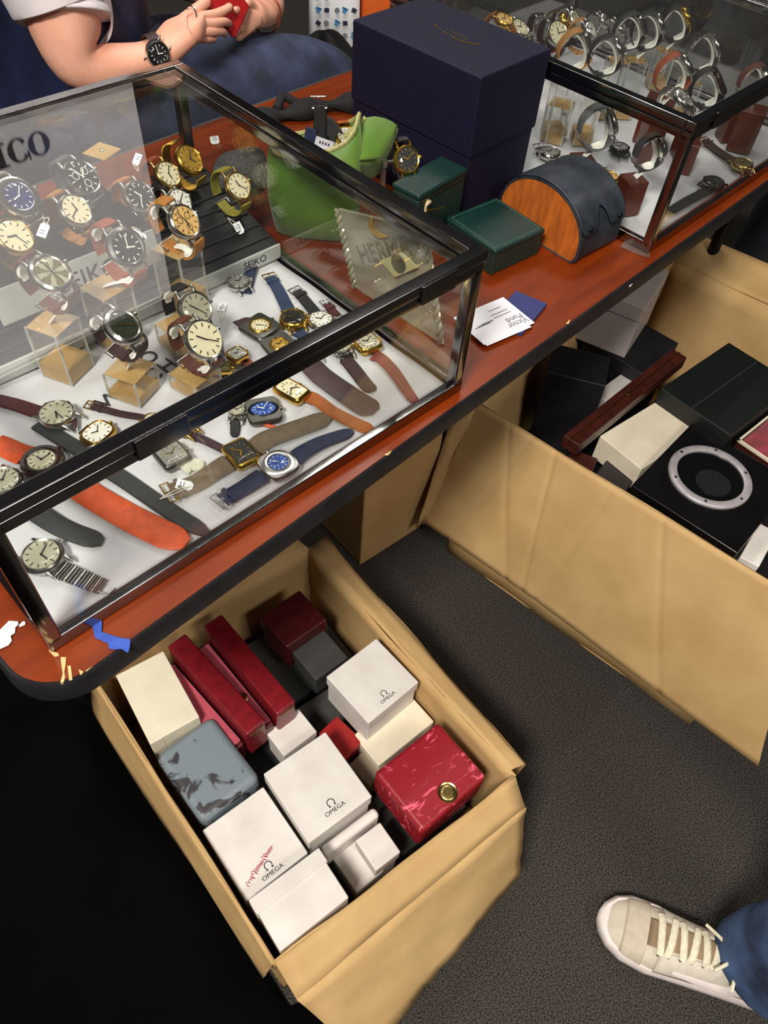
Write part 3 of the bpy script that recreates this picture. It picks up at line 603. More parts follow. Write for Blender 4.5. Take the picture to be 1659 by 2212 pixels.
def watch_head(e, d=.042, t=.009, case='steel', dial='cream', sx=1, sy=1, sq=0, hands=(50, 300), mark='dark', sub=0, bez=None, dd=.80, lugs=True, lw=.018, dsx=None, dsy=None, dsq=None, crown=True, sector=False, bracelet=False):
    r = d/2; cm_ = CM[case]; n = 40
    MB().lathe([(r*.80, -t*.5), (r*.95, -t*.42), (r, -t*.1), (r, t*.18), (r*.93, t*.42)], n, None, sx, sy, sq).build('case', cm_, e, ang=50)
    dsx = dsx or sx; dsy = dsy or sy; dsq = sq if dsq is None else dsq
    MB().lathe([(r*(min(.93, dd+.16) if bez else .93), t*.42), (r*(dd+.06), t*.60), (r*dd, t*.52), (r*dd, t*.40)], n, None, dsx if dsx != sx else sx, dsy, dsq, cap=False).build('bezel', CM[bez or case], e, ang=50)
    zd = t*.44; rd = r*dd
    dl = MB().lathe([(rd, zd-.0004), (rd, zd)], n, None, dsx, dsy, dsq).build('dial', DI[dial], e, smooth=False)
    mm = {'dark': INK, 'light': WHITEP, 'gold': GOLD}[mark]
    b = MB()
    for k in range(12):
        a = k*PI/6; L = rd*(.2 if k % 3 else .27)
        M = Matrix.Rotation(-a, 4, 'Z'); b.box((0, rd*.80*(dsx+dsy)/2, zd+.0003), (rd*.055, L, .0004), Matrix.Diagonal((dsx, dsy, 1, 1)) @ M)
    b.build('hour_marks', mm, dl, smooth=False)
    for a, L, w_ in ((hands[0], .80, .05), (hands[1], .52, .07)):
        M = Matrix.Rotation(-math.radians(a), 4, 'Z'); MB().box((0, rd*(L-.1)/2, zd+.0009), (rd*w_*1.3, rd*(L+.1), .0004), M).build('hand', mm, dl, smooth=False)
    for k in range(sub):
        a = (90, 210, 330)[k] if sub == 3 else (90, 270)[k]; q = (rd*.45*math.cos(math.radians(a-60)), rd*.45*math.sin(math.radians(a-60)))
        MB().lathe([(rd*.24, 0), (rd*.24, .0003), (rd*.20, .0003), (rd*.20, .0001)], 20, Matrix.Translation((q[0], q[1], zd+.0001)), cap=False).build('subdial', mm if mark != 'dark' else BRASS, dl)
    if sector:
        b = MB()
        for k in range(0, 12, 2):
            a0, a1 = k*PI/6, (k+1)*PI/6; b.add([(0, 0, zd+.0002)]+[(rd*.98*math.cos(a0+(a1-a0)*i/5), rd*.98*math.sin(a0+(a1-a0)*i/5), zd+.0002) for i in range(6)], [tuple(range(7))])
        b.build('dial_sector', DI['olivegold'], dl, smooth=False)
    MB().lathe([(rd*1.03, t*.50), (rd*.9, t*.62), (rd*.5, t*.69), (rd*.05, t*.70)], n, None, dsx, dsy, dsq, cap=False).build('crystal', CRY, e)
    if lugs:
        for s1 in (-1, 1):
            for s2 in (-1, 1):
                b = MB(); y1 = r*sy; b.tube([(s1*(lw/2+.001), s2*y1*.72, 0), (s1*(lw/2+.001), s2*(y1+.002), -t*.12), (s1*(lw/2+.0012), s2*(y1+.0055), -t*.42)], [.0022, .0020, .0013], 8); b.build('lug', cm_, e)
    if crown: MB().lathe([(.0026, 0), (.0028, .001), (.0028, .003), (.0018, .0036)], 12, frame((r*sx-.0006, 0, 0), (0, 1, 0), z=(1, 0, 0))).build('crown', cm_, e)
def loop_pts(y0, A, B, z0, a0, a1, n=26):
    return [(0, B*math.cos(math.radians(a)), z0-A+A*math.sin(math.radians(a))) for a in [a0+(a1-a0)*i/n for i in range(n+1)]]
def strap_loop(e, st, lw, d, sy=1, A=.027, B=None, t=.0026, links=False, keeper=True, buckle=STEEL):
    y1 = d/2*sy+.004; B = B or y1+.006; z0 = .0105
    a_s = math.degrees(math.acos(min(.98, y1/B)))
    up = loop_pts(y1, A, B, z0, a_s, -78); dn = loop_pts(y1, A, B, z0, 180-a_s, 262)
    def wl(n_, w0, w1): return [w0+(w1-w0)*k/(n_-1) for k in range(n_)]
    mt = ST[st] if st in ST else CM[st]
    if links:
        for pts in (up, dn):
            for k in range(0, len(pts)-1):
                p, q = Vector(pts[k]), Vector(pts[k+1]); tg = (q-p); c = (p+q)/2
                MB().box((0, 0, 0), (lw*(1-.25*k/len(pts)), tg.length*.86, .0028), frame(c, (1, 0, 0), tg), bev=.0006, seg=1).build('bracelet_link', mt, e)
    else:
        for pts in (up, dn): so = MB().ribbon(pts, (1, 0, 0), wl(len(pts), lw, lw*.82), t).build('strap', mt, e)
        if keeper:
            p, q = Vector(dn[-9]), Vector(dn[-8])
            MB().box((0, 0, 0), (lw*.95, .005, .0055), frame((p+q)/2, (1, 0, 0), q-p), bev=.001).build('keeper', mt, so)
            p, q = Vector(dn[-3]), Vector(dn[-2]); M = frame((p+q)/2, (1, 0, 0), q-p); w_ = lw*.62
            b = MB(); b.tube([M @ Vector(v) for v in ((-w_, -.005, 0), (w_, -.005, 0), (w_, .005, 0), (-w_, .005, 0))], .0011, 8, closed=True); b.tube([M @ Vector((0, -.005, -.001)), M @ Vector((0, .006, -.001))], .0008, 6); b.build('buckle', buckle, so)
    return B, A, z0
def wframe(pos, tilt=42, yaw=0, roll=0, M0=None):
    """dial faces -y, tilted up by tilt degrees, turned by yaw about the vertical"""
    t = math.radians(tilt); n_ = Vector((0, -math.cos(t), math.sin(t))); u = Vector((0, math.sin(t), math.cos(t)))
    Rz = Matrix.Rotation(math.radians(yaw), 3, 'Z'); n_ = Rz @ n_; u = Rz @ u
    q = Quaternion(n_, math.radians(roll)); u = q @ u
    return frame(pos, u.cross(n_), u)
def loop_watch(label, pos, group=None, tilt=42, yaw=0, roll=0, strap='tan', lw=.018, d=.042, A=.027, links=False, keeper=True, B=None, **k):
    e = thing('wristwatch', label, 'watch', wframe(pos, tilt, yaw, roll), group)
    watch_head(e, d=d, lw=lw, **k)
    e['loop'] = strap_loop(e, strap, lw, d, k.get('sy', 1), A, B, links=links, keeper=keeper)
    return e
def holder(label, e, foot, mt=WHITEP, name='watch_holder', group=None):
    """white C shaped clip inside the strap loop, standing on a point"""
    B, A, z0 = e['loop']; B -= .0035; A -= .0025
    h = thing(name, label, 'watch holder', e.matrix_world.copy(), group)
    pts = [(0, B*math.cos(math.radians(a)), z0-A-.0025+(A if math.sin(math.radians(a)) < 0 else A-.0145)*math.sin(math.radians(a))) for a in range(-48, 214, 6)]
    n_ = len(pts); ws = []
    for k in range(n_):
        t = k/(n_-1); w_ = .0085
        if t < .22: w_ = .0085+.008*math.sin(min(1, t/.10)*PI/2)*max(0, 1-(t/.22)**3)
        if t < .03: w_ = .008
        if t > .80: w_ = .0085+.009*math.sin((t-.8)/.2*PI)**.7
        ws.append(w_)
    MB().ribbon(pts, (1, 0, 0), ws, .0028).build('clip', mt, h)
    inv = h.matrix_world.inverted(); f = inv @ Vector(foot); q = Vector(pts[-4]); mid = (q+f)/2+Vector((0, .001, .004))
    MB().ribbon(bez([q, mid, f], 6), (1, 0, 0), .010, .0018).build('foot', mt, h)
    return h
TANP = mat('kraft_film', (196, 160, 98), .5, var=.15, scale=20, rgb2=(174, 136, 76))
MAHO = mat('mahogany_block', (96, 40, 22), .32, var=.2, scale=8, stretch=(1, 1, .2), coat=.3)
EDGE = glassmat('acrylic_edge', (.8, .8, .78), .1, .12, haze=((.85, .85, .82), .35))
def acrylic(label, c, s, h, yaw=0, group=None, tan=.28):
    e = thing('display_block', label, 'display block', Matrix.Translation(c) @ Matrix.Rotation(math.radians(yaw), 4, 'Z'), group)
    MB().box((0, 0, h/2), (s, s, h), bev=.0008, seg=1).build('clear_block', ACR, e, smooth=False)
    for sx_ in (-1, 1):  # pale bars put the bright edge glints of clear acrylic into colour
        for sy_ in (-1, 1): MB().box((sx_*(s/2-.0012), sy_*(s/2-.0012), h/2), (.0022, .0022, h-.001)).build('edge_glint', EDGE, e, smooth=False)
    MB().box((0, 0, h*tan/2), (s-.003, s-.003, h*tan)).build('kraft_base', TANP, e, smooth=False)
    MB().box((0, 0, h-.0012), (s-.003, s-.003, .0008)).build('tan_top', TANP, e, smooth=False)  # tan plate paints the base's internal reflection at the block top
    return e
def woodblock(label, c, s, h, yaw=0, group=None):
    e = MB().box((0, 0, h/2), (s, s, h), bev=.0015).build('display_block', MAHO); e.matrix_world = Matrix.Translation(c) @ Matrix.Rotation(math.radians(yaw), 4, 'Z')
    return tag(e, label, 'display block', group)
tagm = mat('tag_card', (226, 230, 236), .6, var=.02); thr = mat('tag_thread', (222, 218, 204), .8)
def price_tag(label, pos, tie, ang=0, size=(.011, .018), nrm=(-.3, -.4, .86)):
    n_ = Vector(nrm).normalized(); x = Quaternion(n_, math.radians(ang)) @ n_.cross(Vector((.62, .78, 0))).normalized()
    e = thing('price_tag', label, 'price tag', frame(pos, x, z=n_)); w_, h = size
    MB().prism([(-w_/2, -h/2), (w_/2, -h/2), (w_/2, h*.32), (w_*.25, h/2), (-w_*.25, h/2), (-w_/2, h*.32)], 0, .0005).build('tag_card', tagm, e, smooth=False)
    b = MB()
    for k in range(2): b.box((-.0005, -h*.05-k*.0035, .0006), (w_*.5, .0012, .0002))
    b.build('price_marks', mat('pen_grey', (120, 126, 150), .7), e)
    inv = e.matrix_world.inverted(); q = inv @ Vector(tie); a = Vector((0, h*.36, .0006))
    mid = (a+q)/2+Vector((.003, 0, .003)); mid2 = (a+q)/2+Vector((-.003, .001, .002))
    b = MB(); b.tube(bez([a, mid, q], 8), .0005, 5); b.tube(bez([a, mid2, q], 8), .0005, 5); b.build('thread', thr, e)
    return e
# ---- looped watches on the tray: pixel of the dial and the depth y where it stands
WT = {}
def tray_watch(key, label, u, v, y, **k): WT[key] = loop_watch(label, Yp(u, v, y), 'watches on the black tray', **k)
tray_watch('a', 'steel watch with blue dial on grey bracelet at the tray end', 38, 428, .455, tilt=48, yaw=14, strap='steel', links=True, dial='blue', mark='light', d=.050, dd=.64, hands=(45, 262), lw=.022, t=.011)
tray_watch('b', 'steel chronograph with black dial on a grey strap', 176, 385, .475, tilt=46, yaw=18, strap='grey', dial='black', mark='light', sub=3, d=.047, dd=.84, hands=(335, 45), lw=.021)
tray_watch('c', 'steel watch with cream dial on a woven tan strap', 162, 456, .435, tilt=46, yaw=18, strap='tan', dial='cream', d=.042, hands=(250, 5), lw=.019)
tray_watch('d', 'steel watch with black dial on a sandy nylon strap', 301, 426, .440, tilt=46, yaw=10, strap='honey', dial='black', mark='light', d=.043, hands=(215, 330), lw=.019, A=.030)
tray_watch('e', 'gold bracelet watch with pale round dial next to the riser', 30, 513, .420, tilt=48, yaw=20, strap='brass', links=True, dial='cream', case='brass', d=.045, hands=(165, 290), lw=.022, lugs=False)
tray_watch('f', 'gold watch with ivory dial on an orange brown strap', 361, 378, .475, tilt=44, yaw=16, strap='rust', dial='cream', case='brass', d=.038, hands=(45, 185), lw=.017)
tray_watch('g', 'all gold watch with gold dial on a gold bracelet', 408, 346, .49, tilt=44, yaw=14, strap='gold', links=True, dial='gold', case='gold', d=.042, sx=.96, sy=1.05, hands=(40, 150), lw=.020, lugs=False)
tray_watch('h', 'steel watch with ivory dial on a black strap behind the chronograph', 386, 437, .445, tilt=44, yaw=14, strap='black', dial='white', d=.038, hands=(60, 200), lw=.017)
tray_watch('i', 'slim steel watch with cream dial on an olive strap', 513, 403, .413, tilt=40, yaw=6, strap='olive', dial='cream', case='brass', d=.040, hands=(135, 350), lw=.018, A=.031)
# ---- watches on white clips and blocks in front of the tray
def stand_watch(key, label, hl, u, v, base, **k):
    x, y = base; p = Vl(u, v, x, y-.02); return loop_watch(label, p, 'watches on white clips in the case with the tray', **k)
def base_xy(u, v): p = Z(u, v, ZL); return p.x, p.y
def clip_set(label, blabel, u, v, bu, bv, bs, bh, yaw=16, blk='acrylic', **k):
    p = Z(bu, bv, ZL); e_b = None
    if bh: e_b = acrylic(blabel, (p.x, p.y, ZL), bs, bh, yaw)
    e = loop_watch(label, Vl(u, v, p.x, p.y-.022), 'watches on white clips in the case with the tray', yaw=yaw, **k)
    holder('white plastic clip under the '+label.replace(' on a clear block', ''), e, (p.x, p.y, ZL+bh+.001))
    return e
clip_set('silver watch with sectored pale dial on a brown strap', 'tall clear block under the sectored dial watch', 110, 592, 148, 800, .043, .072, yaw=22, strap='brown', dial='silver', sector=True, d=.046, dd=.74, hands=(180, 5), lw=.021, tilt=55, A=.028)
clip_set('steel watch with glossy black dial on a rust strap', 'tall clear block behind the dark dialled watch', 272, 536, 258, 735, .044, .08, yaw=8, strap='rust', dial='black', mark='light', d=.047, dd=.72, hands=(20, 110), lw=.020, tilt=38, A=.032, B=.036)
clip_set('steel watch with black green dial on a dark brown strap', 'short clear block under the black green dialled watch', 265, 706, 292, 845, .044, .036, yaw=22, strap='dkbrown', dial='green', mark='gold', d=.043, dd=.72, hands=(130, 310), lw=.019, tilt=52, A=.026)
clip_set('steel chronograph with salmon dial on a honey strap', 'tall clear block beneath the salmon chronograph', 397, 480, 402, 660, .044, .088, yaw=16, strap='honey', dial='orange', sub=3, d=.043, hands=(345, 185), lw=.019, tilt=42, A=.029, B=.036)
clip_set('steel watch with plain silver dial on a black strap', 'clear block behind the cream dress watch', 421, 668, 392, 742, .042, .030, yaw=0, strap='black', dial='silver', d=.044, hands=(140, 320), lw=.020, tilt=40, A=.040, B=.034, keeper=False)
clip_set('cream dialled dress watch on a mid brown strap', 'low clear block under the cream dress watch', 439, 735, 424, 832, .044, .022, yaw=10, strap='brown', dial='cream', d=.046, dd=.88, hands=(130, 320), lw=.020, tilt=46, A=.033)
p = Yp(220, 326, .52); st_ = thing('display_block', 'empty clear block with square tan top standing on the tray', 'display block', Matrix.Translation((p.x, p.y, p.z-.058)) @ Matrix.Rotation(math.radians(20), 4, 'Z'))
MB().box((0, 0, .028), (.034, .034, .056), bev=.0008, seg=1).build('clear_block', ACR, st_, smooth=False); MB().box((0, 0, .0575), (.034, .034, .0012)).build('tan_top', TANP, st_, smooth=False); MB().lathe([(.003, .058), (.003, .060), (.001, .061)], 10).build('screw', STEEL, st_)
# ---- watches lying flat
def flat_watch(label, c, top, bot, z=None, lw=.018, strap='black', d=.036, buckle=True, group='watches lying on the paper lining', head=True, tw=None, bw=None, hole=False, t=.0022, wave=.0012, turn=0, **k):
    z = z or ZL+.0075; p = Z(*c, z)
    T_ = [Z(*q, z-.003) for q in top]; B_ = [Z(*q, z-.003) for q in bot]
    dirv = ((T_[0]-p) if T_ else (p-B_[0])); dirv.z = 0
    if turn: dirv = Matrix.Rotation(math.radians(turn), 3, 'Z') @ dirv
    e = thing('wristwatch', label, 'watch', frame(p, dirv.cross(Vector((0, 0, 1))), dirv), group)
    if head: watch_head(e, d=d, lw=lw, **k)
    inv = e.matrix_world.inverted(); sy = k.get('sy', 1)
    for side, L, w1 in ((1, T_, tw), (-1, B_, bw)):
        if not L: continue
        pts = [inv @ q for q in L]; s0 = Vector((0, side*(d/2*sy+.001 if head else 0), -.0025))
        pts = bez([s0]+pts, 6); n_ = len(pts)
        for i, q in enumerate(pts): q.z = -.0042+wave*math.sin(i/n_*7+side)
        ww = [lw+((w1 or lw*.85)-lw)*i/(n_-1) for i in range(n_)]
        if side == -1: ww[-1] *= .45; ww[-2] *= .85
        so = MB().ribbon(pts, None, ww, t, norm=(0, 0, 1)).build('strap', ST[strap], e)
        if side == 1 and buckle:
            q0, q1 = pts[-2], pts[-1]; M = frame(q1, (q1-q0).cross(Vector((0, 0, 1))), q1-q0); w_ = ww[-1]*.58
            b = MB(); b.tube([M @ Vector(v) for v in ((-w_, -.002, 0), (w_, -.002, 0), (w_, .007, 0), (-w_, .007, 0))], .001, 6, closed=True); b.tube([M @ Vector((0, -.002, .001)), M @ Vector((0, .007, .0012))], .0008, 6); b.build('buckle', CM['steel' if k.get('case', 'steel') in ('steel', 'grey', 'black') else 'gold'], so)
            MB().box((0, -.010, .0), (ww[-1]*1.12, .005, .0052), M, bev=.001).build('keeper', ST[strap], so)
    return e
flat_watch('small silver watch with domed crystal on a navy strap by the tray foot', (517, 612), [(500, 598)], [(545, 575), (568, 548)], lw=.016, d=.030, strap='navy', dial='grey', buckle=False, sx=1.1, turn=0)
flat_watch('gold watch with black dial on a blue leather strap', (634, 690), [(617, 655), (600, 620), (583, 598)], [(652, 722), (690, 770)], lw=.019, d=.038, strap='blue', dial='black', mark='gold', case='gold')
flat_watch('watch with white dial on a black strap beside the blue strapped one', (693, 694), [(675, 665), (655, 640), (640, 628)], [(720, 725), (760, 770)], lw=.018, d=.035, strap='black', dial='white')
flat_watch('watch on a slim dark red strap close to the side glass', (742, 700), [(725, 675), (705, 655)], [(760, 720)], lw=.014, d=.028, strap='maroon', dial='white')
flat_watch('square grey watch with round gold dial ring on a purple strap', (562, 708), [(530, 693), (512, 702)], [(590, 740), (620, 770)], lw=.022, d=.043, sq=8, dd=.52, dsq=2, strap='plum', dial='cream', case='grey', bez='gold', buckle=False, hands=(150, 320), lugs=False)
flat_watch('second square grey watch with gold dial ring near the front rail', (604, 748), [(585, 730)], [(630, 775)], lw=.020, d=.040, sq=8, dd=.5, dsq=2, strap='plum', dial='gold', case='grey', bez='gold', buckle=False, lugs=False)
flat_watch('tiny gold framed watch with rust strap behind the front rail', (513, 768), [(500, 762)], [(530, 778), (548, 790)], lw=.014, d=.024, sq=5, strap='rust', dial='white', case='gold', buckle=False, lugs=False)
flat_watch('small gold watch with thin black strap behind the cream dress watch', (478, 798), [(476, 760), (470, 720)], [(500, 812)], lw=.010, d=.026, sq=5, sy=.8, strap='black', dial='olivegold', case='gold', buckle=False, lugs=False)
flat_watch('watch on a broad aubergine strap reaching to the front glass', (655, 760), [(640, 745)], [(700, 815), (760, 855), (812, 885)], lw=.030, bw=.034, d=.038, strap='aub', dial='silver', buckle=False)
flat_watch('watch on a rounded dark olive strap between aubergine and red straps', (735, 750), [], [(760, 790), (785, 820), (806, 842)], lw=.019, bw=.019, d=.032, strap='dkbrown', dial='silver')
flat_watch('gold barred watch with smoky dial on a faded red strap', (793, 742), [(775, 725)], [(822, 772), (850, 800), (880, 840), (898, 866)], lw=.020, bw=.013, d=.034, sq=4, strap='red', dial='silver', case='gold', buckle=False, lugs=False)
flat_watch('rectangular gold watch on a wavy caramel leather strap', (630, 845), [(600, 832)], [(672, 855), (715, 885), (760, 907), (804, 926)], lw=.017, bw=.019, d=.038, sx=.72, sy=1.1, sq=8, strap='caramel', dial='cream', case='gold', buckle=False, lugs=False, hands=(240, 120))
flat_watch('square dark watch with oval royal blue dial and orange stripe', (569, 888), [(560, 862)], [(580, 915)], lw=.024, d=.040, sq=7, dd=.70, dsx=1.05, dsy=.74, dsq=2, strap='orange', dial='royal', mark='light', case='grey', bez='black', buckle=False, lugs=False, hands=(40, 300), turn=0)
flat_watch('rectangular gilt watch with black face on a long taupe mesh strap', (521, 980), [(470, 1010), (420, 1040), (370, 1062)], [(570, 950), (640, 922), (712, 895)], lw=.026, tw=.024, bw=.026, d=.040, sx=1.0, sy=.78, sq=8, strap='taupe', dial='black', mark='gold', case='gold', lugs=False, crown=False)
flat_watch('square steel watch with royal blue dial on a navy leather strap', (601, 1004), [(540, 1042), (505, 1062), (480, 1080)], [(655, 975), (700, 950), (762, 928)], z=ZL+.0095, lw=.023, bw=.017, d=.040, sq=4, dd=.56, dsq=2, strap='navy', dial='royal', mark='light', hands=(45, 60), lugs=False)
flat_watch('thin plum strap of a small watch beside the taupe mesh watch', (400, 925), [], [(430, 945), (470, 962), (500, 975)], lw=.012, bw=.010, d=.024, strap='plum', dial='white', case='gold')
flat_watch('narrow black strapped watch standing up to the front rail', (512, 890), [], [(508, 915), (506, 940)], lw=.012, bw=.011, d=.022, strap='black', dial='silver')
flat_watch('square grey watch with gold tracery on a pale strap', (372, 985), [(352, 965)], [(410, 1000), (440, 1002)], lw=.020, d=.034, sq=8, strap='cream', dial='grey', case='grey', mark='gold', buckle=False, lugs=False)
flat_watch('watch on a long black strap lying next to the orange one', (205, 990), [(150, 955), (80, 915)], [(260, 1030), (350, 1090), (447, 1150)], lw=.021, bw=.019, d=.034, strap='charcoal', dial='black', mark='light', buckle=False)
flat_watch('tortoise cased watch with ivory dial on a broad orange strap', (92, 998), [(40, 975), (-10, 955)], [(200, 1070), (290, 1120), (403, 1172)], z=ZL+.010, lw=.030, bw=.033, d=.046, dd=.62, t=.0022, strap='orange', dial='cream', case='tort', hands=(100, 5), lugs=False, buckle=False)
flat_watch('watch with champagne dial on a rounded slate strap', (8, 1042), [(-30, 1010)], [(90, 1112), (140, 1140), (220, 1168)], lw=.024, bw=.022, d=.040, strap='charcoal', dial='silver', buckle=False)
flat_watch('slim silver watch on a glossy maroon strap', (123, 897), [(85, 888), (40, 872), (-10, 862)], [(165, 912)], lw=.021, d=.040, dd=.9, strap='maroon', dial='silver', hands=(200, 230), sx=1.0, buckle=False, z=ZL+.010)
flat_watch('cushion shaped gold watch with white dial by the front rail', (212, 938), [(180, 925)], [(250, 955)], lw=.018, d=.032, sx=1.2, sq=3, strap='dkbrown', dial='white', case='gold', buckle=False, lugs=False)
flat_watch('thin plum strapped watch with gilt end under the short clear block', (330, 910), [(300, 898), (250, 888), (198, 876)], [], lw=.009, tw=.010, d=.020, strap='plum', dial='white', case='gold')
# steel bracelet watch at the case corner
zb = ZL+.0075; p = Z(92, 1203, zb); e = thing('wristwatch', 'steel watch with silver dial on an open steel bracelet by the case corner', 'watch', frame(p, *(lambda dv: (dv.cross(Vector((0, 0, 1))), dv))((p-Z(240, 1280, zb)))), 'watches lying on the paper lining')
watch_head(e, d=.042, dial='silver', hands=(70, 190), lw=.022)
inv = e.matrix_world.inverted(); L = bez([inv @ Z(*q, zb-.004) for q in ((112, 1222), (148, 1238), (190, 1255), (222, 1268))], 6)
for k in range(len(L)-1):
    c_ = (L[k]+L[k+1])/2; MB().box((0, 0, 0), (.021-.004*k/len(L), (L[k+1]-L[k]).length*.88, .0032), frame(c_, (L[k+1]-L[k]).cross(Vector((0, 0, 1))), L[k+1]-L[k]), bev=.0007, seg=1).build('bracelet_link', GREYM if k % 3 else STEEL, e)
b = MB(); q = L[-1]; b.tube([q+Vector((-.006, 0, 0)), q+Vector((-.007, -.012, .003)), q+Vector((.004, -.013, .003))], .0012, 6); b.build('clasp', STEEL, e)
# price tags in that case
price_tag('white price tag hanging in front of the olive strapped watch', Yp(516, 493, .40), Yp(492, 470, .41), 25)
price_tag('white price tag tied to the taupe mesh strap', Z(399, 1048, ZL+.006), Z(345, 1078, ZL+.006), 75, nrm=(-.1, -.2, .95))
price_tag('white price tag between the blue dial and black chronograph', Yp(94, 497, .42), Yp(105, 470, .42), 160)
price_tag('pale price tag beside the rust strapped black dial watch', Yp(300, 510, .36), Yp(285, 490, .36), 60)
price_tag('white price tag standing behind the orange brown strap', Yp(296, 345, .48), Yp(298, 370, .47), -20, size=(.009, .017))
price_tag('faint price tag lying flat by the purple strap', Z(480, 663, ZL+.001), Z(478, 690, ZL+.002), 170, nrm=(0, 0, 1))
price_tag('square price tag on the mesh pouch', Yp(464, 303, .5), Yp(475, 320, .5), 10, size=(.012, .012))
# grey mesh pouch behind the tray
MB_ = MB(); c0 = Yp(510, 335, .515); mesh_m = mat('grey_mesh', (120, 118, 124), .5, .4, var=.5, scale=600, rgb2=(60, 60, 64), bump=1, bscale=900)
def pouchf(i, j):
    a = 2*PI*i; b_ = PI*(j-.5); r_ = 1+.08*math.sin(3*a+2*b_)
    return (.052*r_*math.cos(a)*math.cos(b_)**.8, .035*r_*math.sin(a)*math.cos(b_)**.8, .034*math.sin(b_)*(1+.1*math.cos(2*a)))
MB_.grid(pouchf, 32, 16); mo = MB_.build('mesh_pouch', mesh_m); mo.location = (c0.x-.01, .49, c0.z-.015); mo.rotation_euler = (.1, .2, .3); tag(mo, 'crumpled grey mesh pouch behind the olive strapped watch', 'pouch')
# ================================================================== watches in the farther case
Z2 = T+.0115; G2 = 'watches on white clips in the case beyond the navy box'
def far_clip(label, u, v, y, ft, wood=None, sz=.034, tilt=40, yaw=60, **k):
    p = Yp(u, v, y); e = loop_watch(label, p, G2, tilt=tilt, yaw=yaw, **k)
    M = e.matrix_world; B, A, z0 = e['loop']; c = M @ Vector((0, -B*.7, z0-1.75*A))
    h = max(.006, c.z-.016-Z2) if ft else 0
    holder('white plastic clip inside the '+label, e, (c.x, c.y, Z2+h+.001))
    if wood == 'wood': woodblock('mahogany block under the '+label, (c.x, c.y, Z2), sz, h, yaw)
    elif wood: acrylic('clear block under the '+label, (c.x, c.y, Z2), sz, h, yaw, tan=.25)
    return e
far_clip('slim watch on a black strap at the case corner', 1425, 318, .080, 1, 'wood', tilt=20, yaw=62, strap='black', dial='silver', d=.034, lw=.016, A=.026, B=.026, keeper=True)
far_clip('large steel watch turned away on a wide grey band', 1318, 262, .165, 1, 'wood', tilt=25, yaw=55, strap='grey', dial='black', mark='light', d=.046, lw=.022, A=.030)
far_clip('watch with domed dial on a brick brown strap', 1482, 140, .152, 1, 'wood', tilt=42, yaw=50, strap='rust', dial='silver', d=.040, lw=.018, A=.031)
far_clip('steel bracelet diver with dark bezel', 1545, 98, .19, 1, 'clear', tilt=36, yaw=48, strap='steel', links=True, dial='black', mark='light', case='steel', d=.044, lw=.020, A=.030)
far_clip('square brown cased watch on a black strap', 1552, 175, .115, 1, 'wood', tilt=40, yaw=44, strap='black', dial='black', sq=7, case='tort', d=.040, lw=.020, A=.028, lugs=False)
far_clip('gold dialled watch on a black strap at the far end', 1482, 36, .30, 1, 'clear', tilt=40, yaw=45, strap='black', dial='gold', case='gold', d=.038, lw=.017, A=.029)
far_clip('rectangular steel watch on a tan strap beside the navy box', 1268, 92, .30, 1, 'clear', tilt=34, yaw=52, strap='tan', dial='silver', sq=8, sx=.7, d=.040, lw=.018, A=.030, lugs=False)
far_clip('round steel watch on a black band behind the case rail', 1335, 104, .258, 1, 'clear', tilt=36, yaw=45, strap='black', dial='grey', d=.038, lw=.016, A=.030)
far_clip('rectangular watch with white face on a green strap', 1385, 52, .29, 1, 'clear', tilt=36, yaw=48, strap='charcoal', dial='white', sq=8, sx=.75, d=.036, lw=.016, A=.030, lugs=False)
far_clip('steel watch with glittering bezel on a dark strap', 1425, 50, .27, 1, 'clear', tilt=36, yaw=46, strap='black', dial='grey', d=.038, lw=.017, A=.030)
far_clip('steel skeleton watch low behind the corner', 1475, 215, .086, 1, None, tilt=60, yaw=30, strap='steel', links=True, dial='grey', mark='light', d=.042, lw=.018, A=.022)
far_clip('pale clip watch at the outer edge', 1652, 165, .09, 1, 'wood', tilt=30, yaw=50, strap='brown', dial='silver', d=.036, lw=.016, A=.028)
G3 = 'watches massed at the back of the case beyond the navy box'
def mass(label, u, v, y, **k): return loop_watch(label, Yp(u, v, y), G3, **k)
mass('steel watch with big cream dial leaning beside the navy box', 1203, 74, .41, tilt=42, yaw=-10, strap='dkbrown', dial='cream', d=.044, dd=.88, lw=.018, hands=(90, 0))
mass('oval ivory dialled watch on a dark strap', 1241, 46, .44, tilt=36, yaw=15, strap='black', dial='cream', d=.042, sx=.8, lw=.016, hands=(0, 120))
mass('steel watch with white dial on a tan strap', 1274, 66, .40, tilt=44, yaw=20, strap='tan', dial='white', d=.036, lw=.016)
mass('ivory watch on an olive strap behind the navy box', 1122, 62, .47, tilt=60, yaw=10, strap='olive', dial='cream', d=.040, lw=.018, case='steel')
mass('gold bracelet watch between the ivory dials', 1219, 45, .45, tilt=40, yaw=30, strap='brass', links=True, dial='gold', case='gold', d=.030, lw=.014, lugs=False)
mass('copper strapped watch behind the navy box', 1088, 45, .48, tilt=70, yaw=10, strap='caramel', dial='orange', case='gold', d=.036, lw=.018)
mass('watch on a dark brown strap by the navy box', 1172, 60, .46, tilt=35, yaw=-20, strap='dkbrown', dial='grey', d=.034, lw=.017)
mass('silver bracelet watch among the dark straps', 1340, 60, .36, tilt=50, yaw=25, strap='steel', links=True, dial='grey', d=.034, lw=.016)
mass('small steel dress watch on a black band', 1305, 45, .42, tilt=45, yaw=25, strap='black', dial='silver', d=.032, lw=.014)
zz2 = dict(z=Z2+.0105, group='watches lying in the case beyond the navy box')
flat_watch('dark dialled watch on a folded black strap by the front glass', (1541, 396), [(1520, 405)], [(1500, 425), (1470, 440), (1442, 456)], lw=.020, d=.038, strap='black', dial='green', case='black', **zz2)
